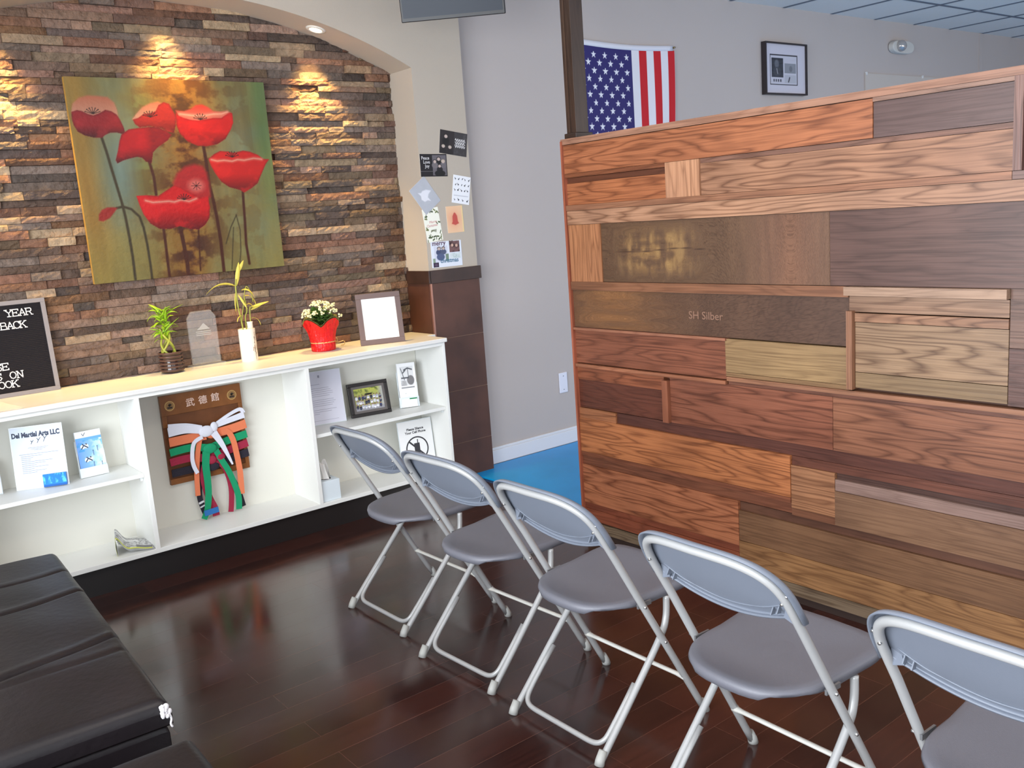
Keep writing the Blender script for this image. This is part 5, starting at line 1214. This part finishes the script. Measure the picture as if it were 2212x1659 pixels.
hd = [[(FX0-.01+u*(FW+.02)-1.92, -.006, .036*v-.001-.018*math.sin(PI*u)+.012*u*0) for u in U_[::10]] for v in (0, .5, 1)]
mb = MB(); mb.grid(hd); mb.build('header_tape', mat('white canvas header', (222, 222, 232), .7), fg, solid=.002)
for u in (.004, .996):
    mb = MB(); mb.tube([(FX0+u*FW-1.92, .010, .022), (FX0+u*FW-1.92, -.012, .022)], .006, 10); mb.build('grommet', mat('brass grommet', (150, 130, 90), .3, .8), fg)
cf = thing('framed_certificate', 'black framed print with wide white mat on the far wall right of the flag', 'picture', (3.735, .285, 2.405))
P = Panel(-.281, 0, 0, 0, 0); ww, hh, b = .562, .405, .012; mb = MB()
for a in ((0, 0, ww, b), (0, hh-b, ww, b), (0, b, b, hh-2*b), (ww-b, b, b, hh-2*b)): P.sheet(mb, a[2], a[3], .045, .030, a[0], a[1])
mb.build('frame', mat('black gallery frame', (46, 38, 40), .4), cf)
pp = Pic(150, 110, (206, 202, 214)); pp.rect(.11, .80, .17, .79, (50, 44, 50)); pp.rect(.125, .785, .19, .77, (200, 198, 210))
pp.rect(.15, .44, .33, .72, (44, 44, 52)); pp.disc(.28, .60, .055, .085, (96, 98, 106), .5); pp.disc(.29, .44, .10, .09, (60, 60, 66), .3); pp.stroke([(.28, .50), (.30, .40)], (150, 150, 158), .010, .01)
pp.rect(.47, .76, .42, .62, (138, 140, 148)); pp.disc(.63, .51, .04, .06, (112, 114, 122)); pp.rect(.47, .76, .22, .38, (184, 184, 194)); pp.stroke([(.60, .33), (.57, .24)], (50, 46, 54), .012, .01)
for k in range(4): pp.rect(.19+.055*k, .225+.055*k, .23, .29, (90, 88, 98))
mb = MB(); pp.put(mb, P.at(b, b), P.ux, P.uy, ww-2*b, hh-2*b, .014); P.sheet(mb, ww-2*b, hh-2*b, .010, .0135, b, b); mb.build('print', mat_attr('print behind glass', .5, .3, coat=1.0), cf)
el = thing('emergency_light', 'small white rounded emergency lamp high on the far wall', 'wall lamp', (5.53, .288, 2.865))
mb = MB(); pl = []
for i in range(40):
    a = 2*PI*i/40; c, s = math.cos(a), math.sin(a); pl.append((.185*math.copysign(abs(c)**.6, c), .058*math.copysign(abs(s)**.8, s)))
mb.prism(pl, (0, 0, 0), EX, EZ, -.010, .045); mb.build('housing', mat('off-white plastic', (206, 202, 196), .45), el, bevel=.010, seg=3)
mb = MB(); mb.sphere((-.075, -.060, .004), .056, 20, 14, (1, .8, .9)); mb.build('lamp_head', mat('silvery lamp lens', (190, 186, 184), .12, .5), el)
mr = thing('wall_panel', 'large pale frameless panel on the far wall showing just above the partition', 'wall panel', (6.0, .293, 1.45))
mb = MB(); mb.box(-1.050, 1.05, -.007, .005, -1.13, 1.170); mb.build('panel', mat('pale glossy panel', (200, 190, 182), .25), mr)
for xx in (-1.035, -.050): mb = MB(); mb.box(xx-.012, xx+.012, -.012, .005, 1.155, 1.182); mb.build('clip', mat('clear panel clip', (220, 220, 220), .15), mr, bevel=.002)
pl_ = thing('wall_plate', 'white blank cover plate low on the grey wall beside the partition', 'wall plate', (1.150, .299, .447))
mb = MB(); mb.box(-.037, .037, -.007, 0, -.070, .070); mb.build('cover', mat('white cover plate', (228, 228, 240), .35), pl_, bevel=.003, seg=3)
for zz in (-.047, .047): mb = MB(); mb.tube([(0, -.0068, zz), (0, -.0085, zz)], .0035, 10); mb.build('screw', M_riv, pl_)
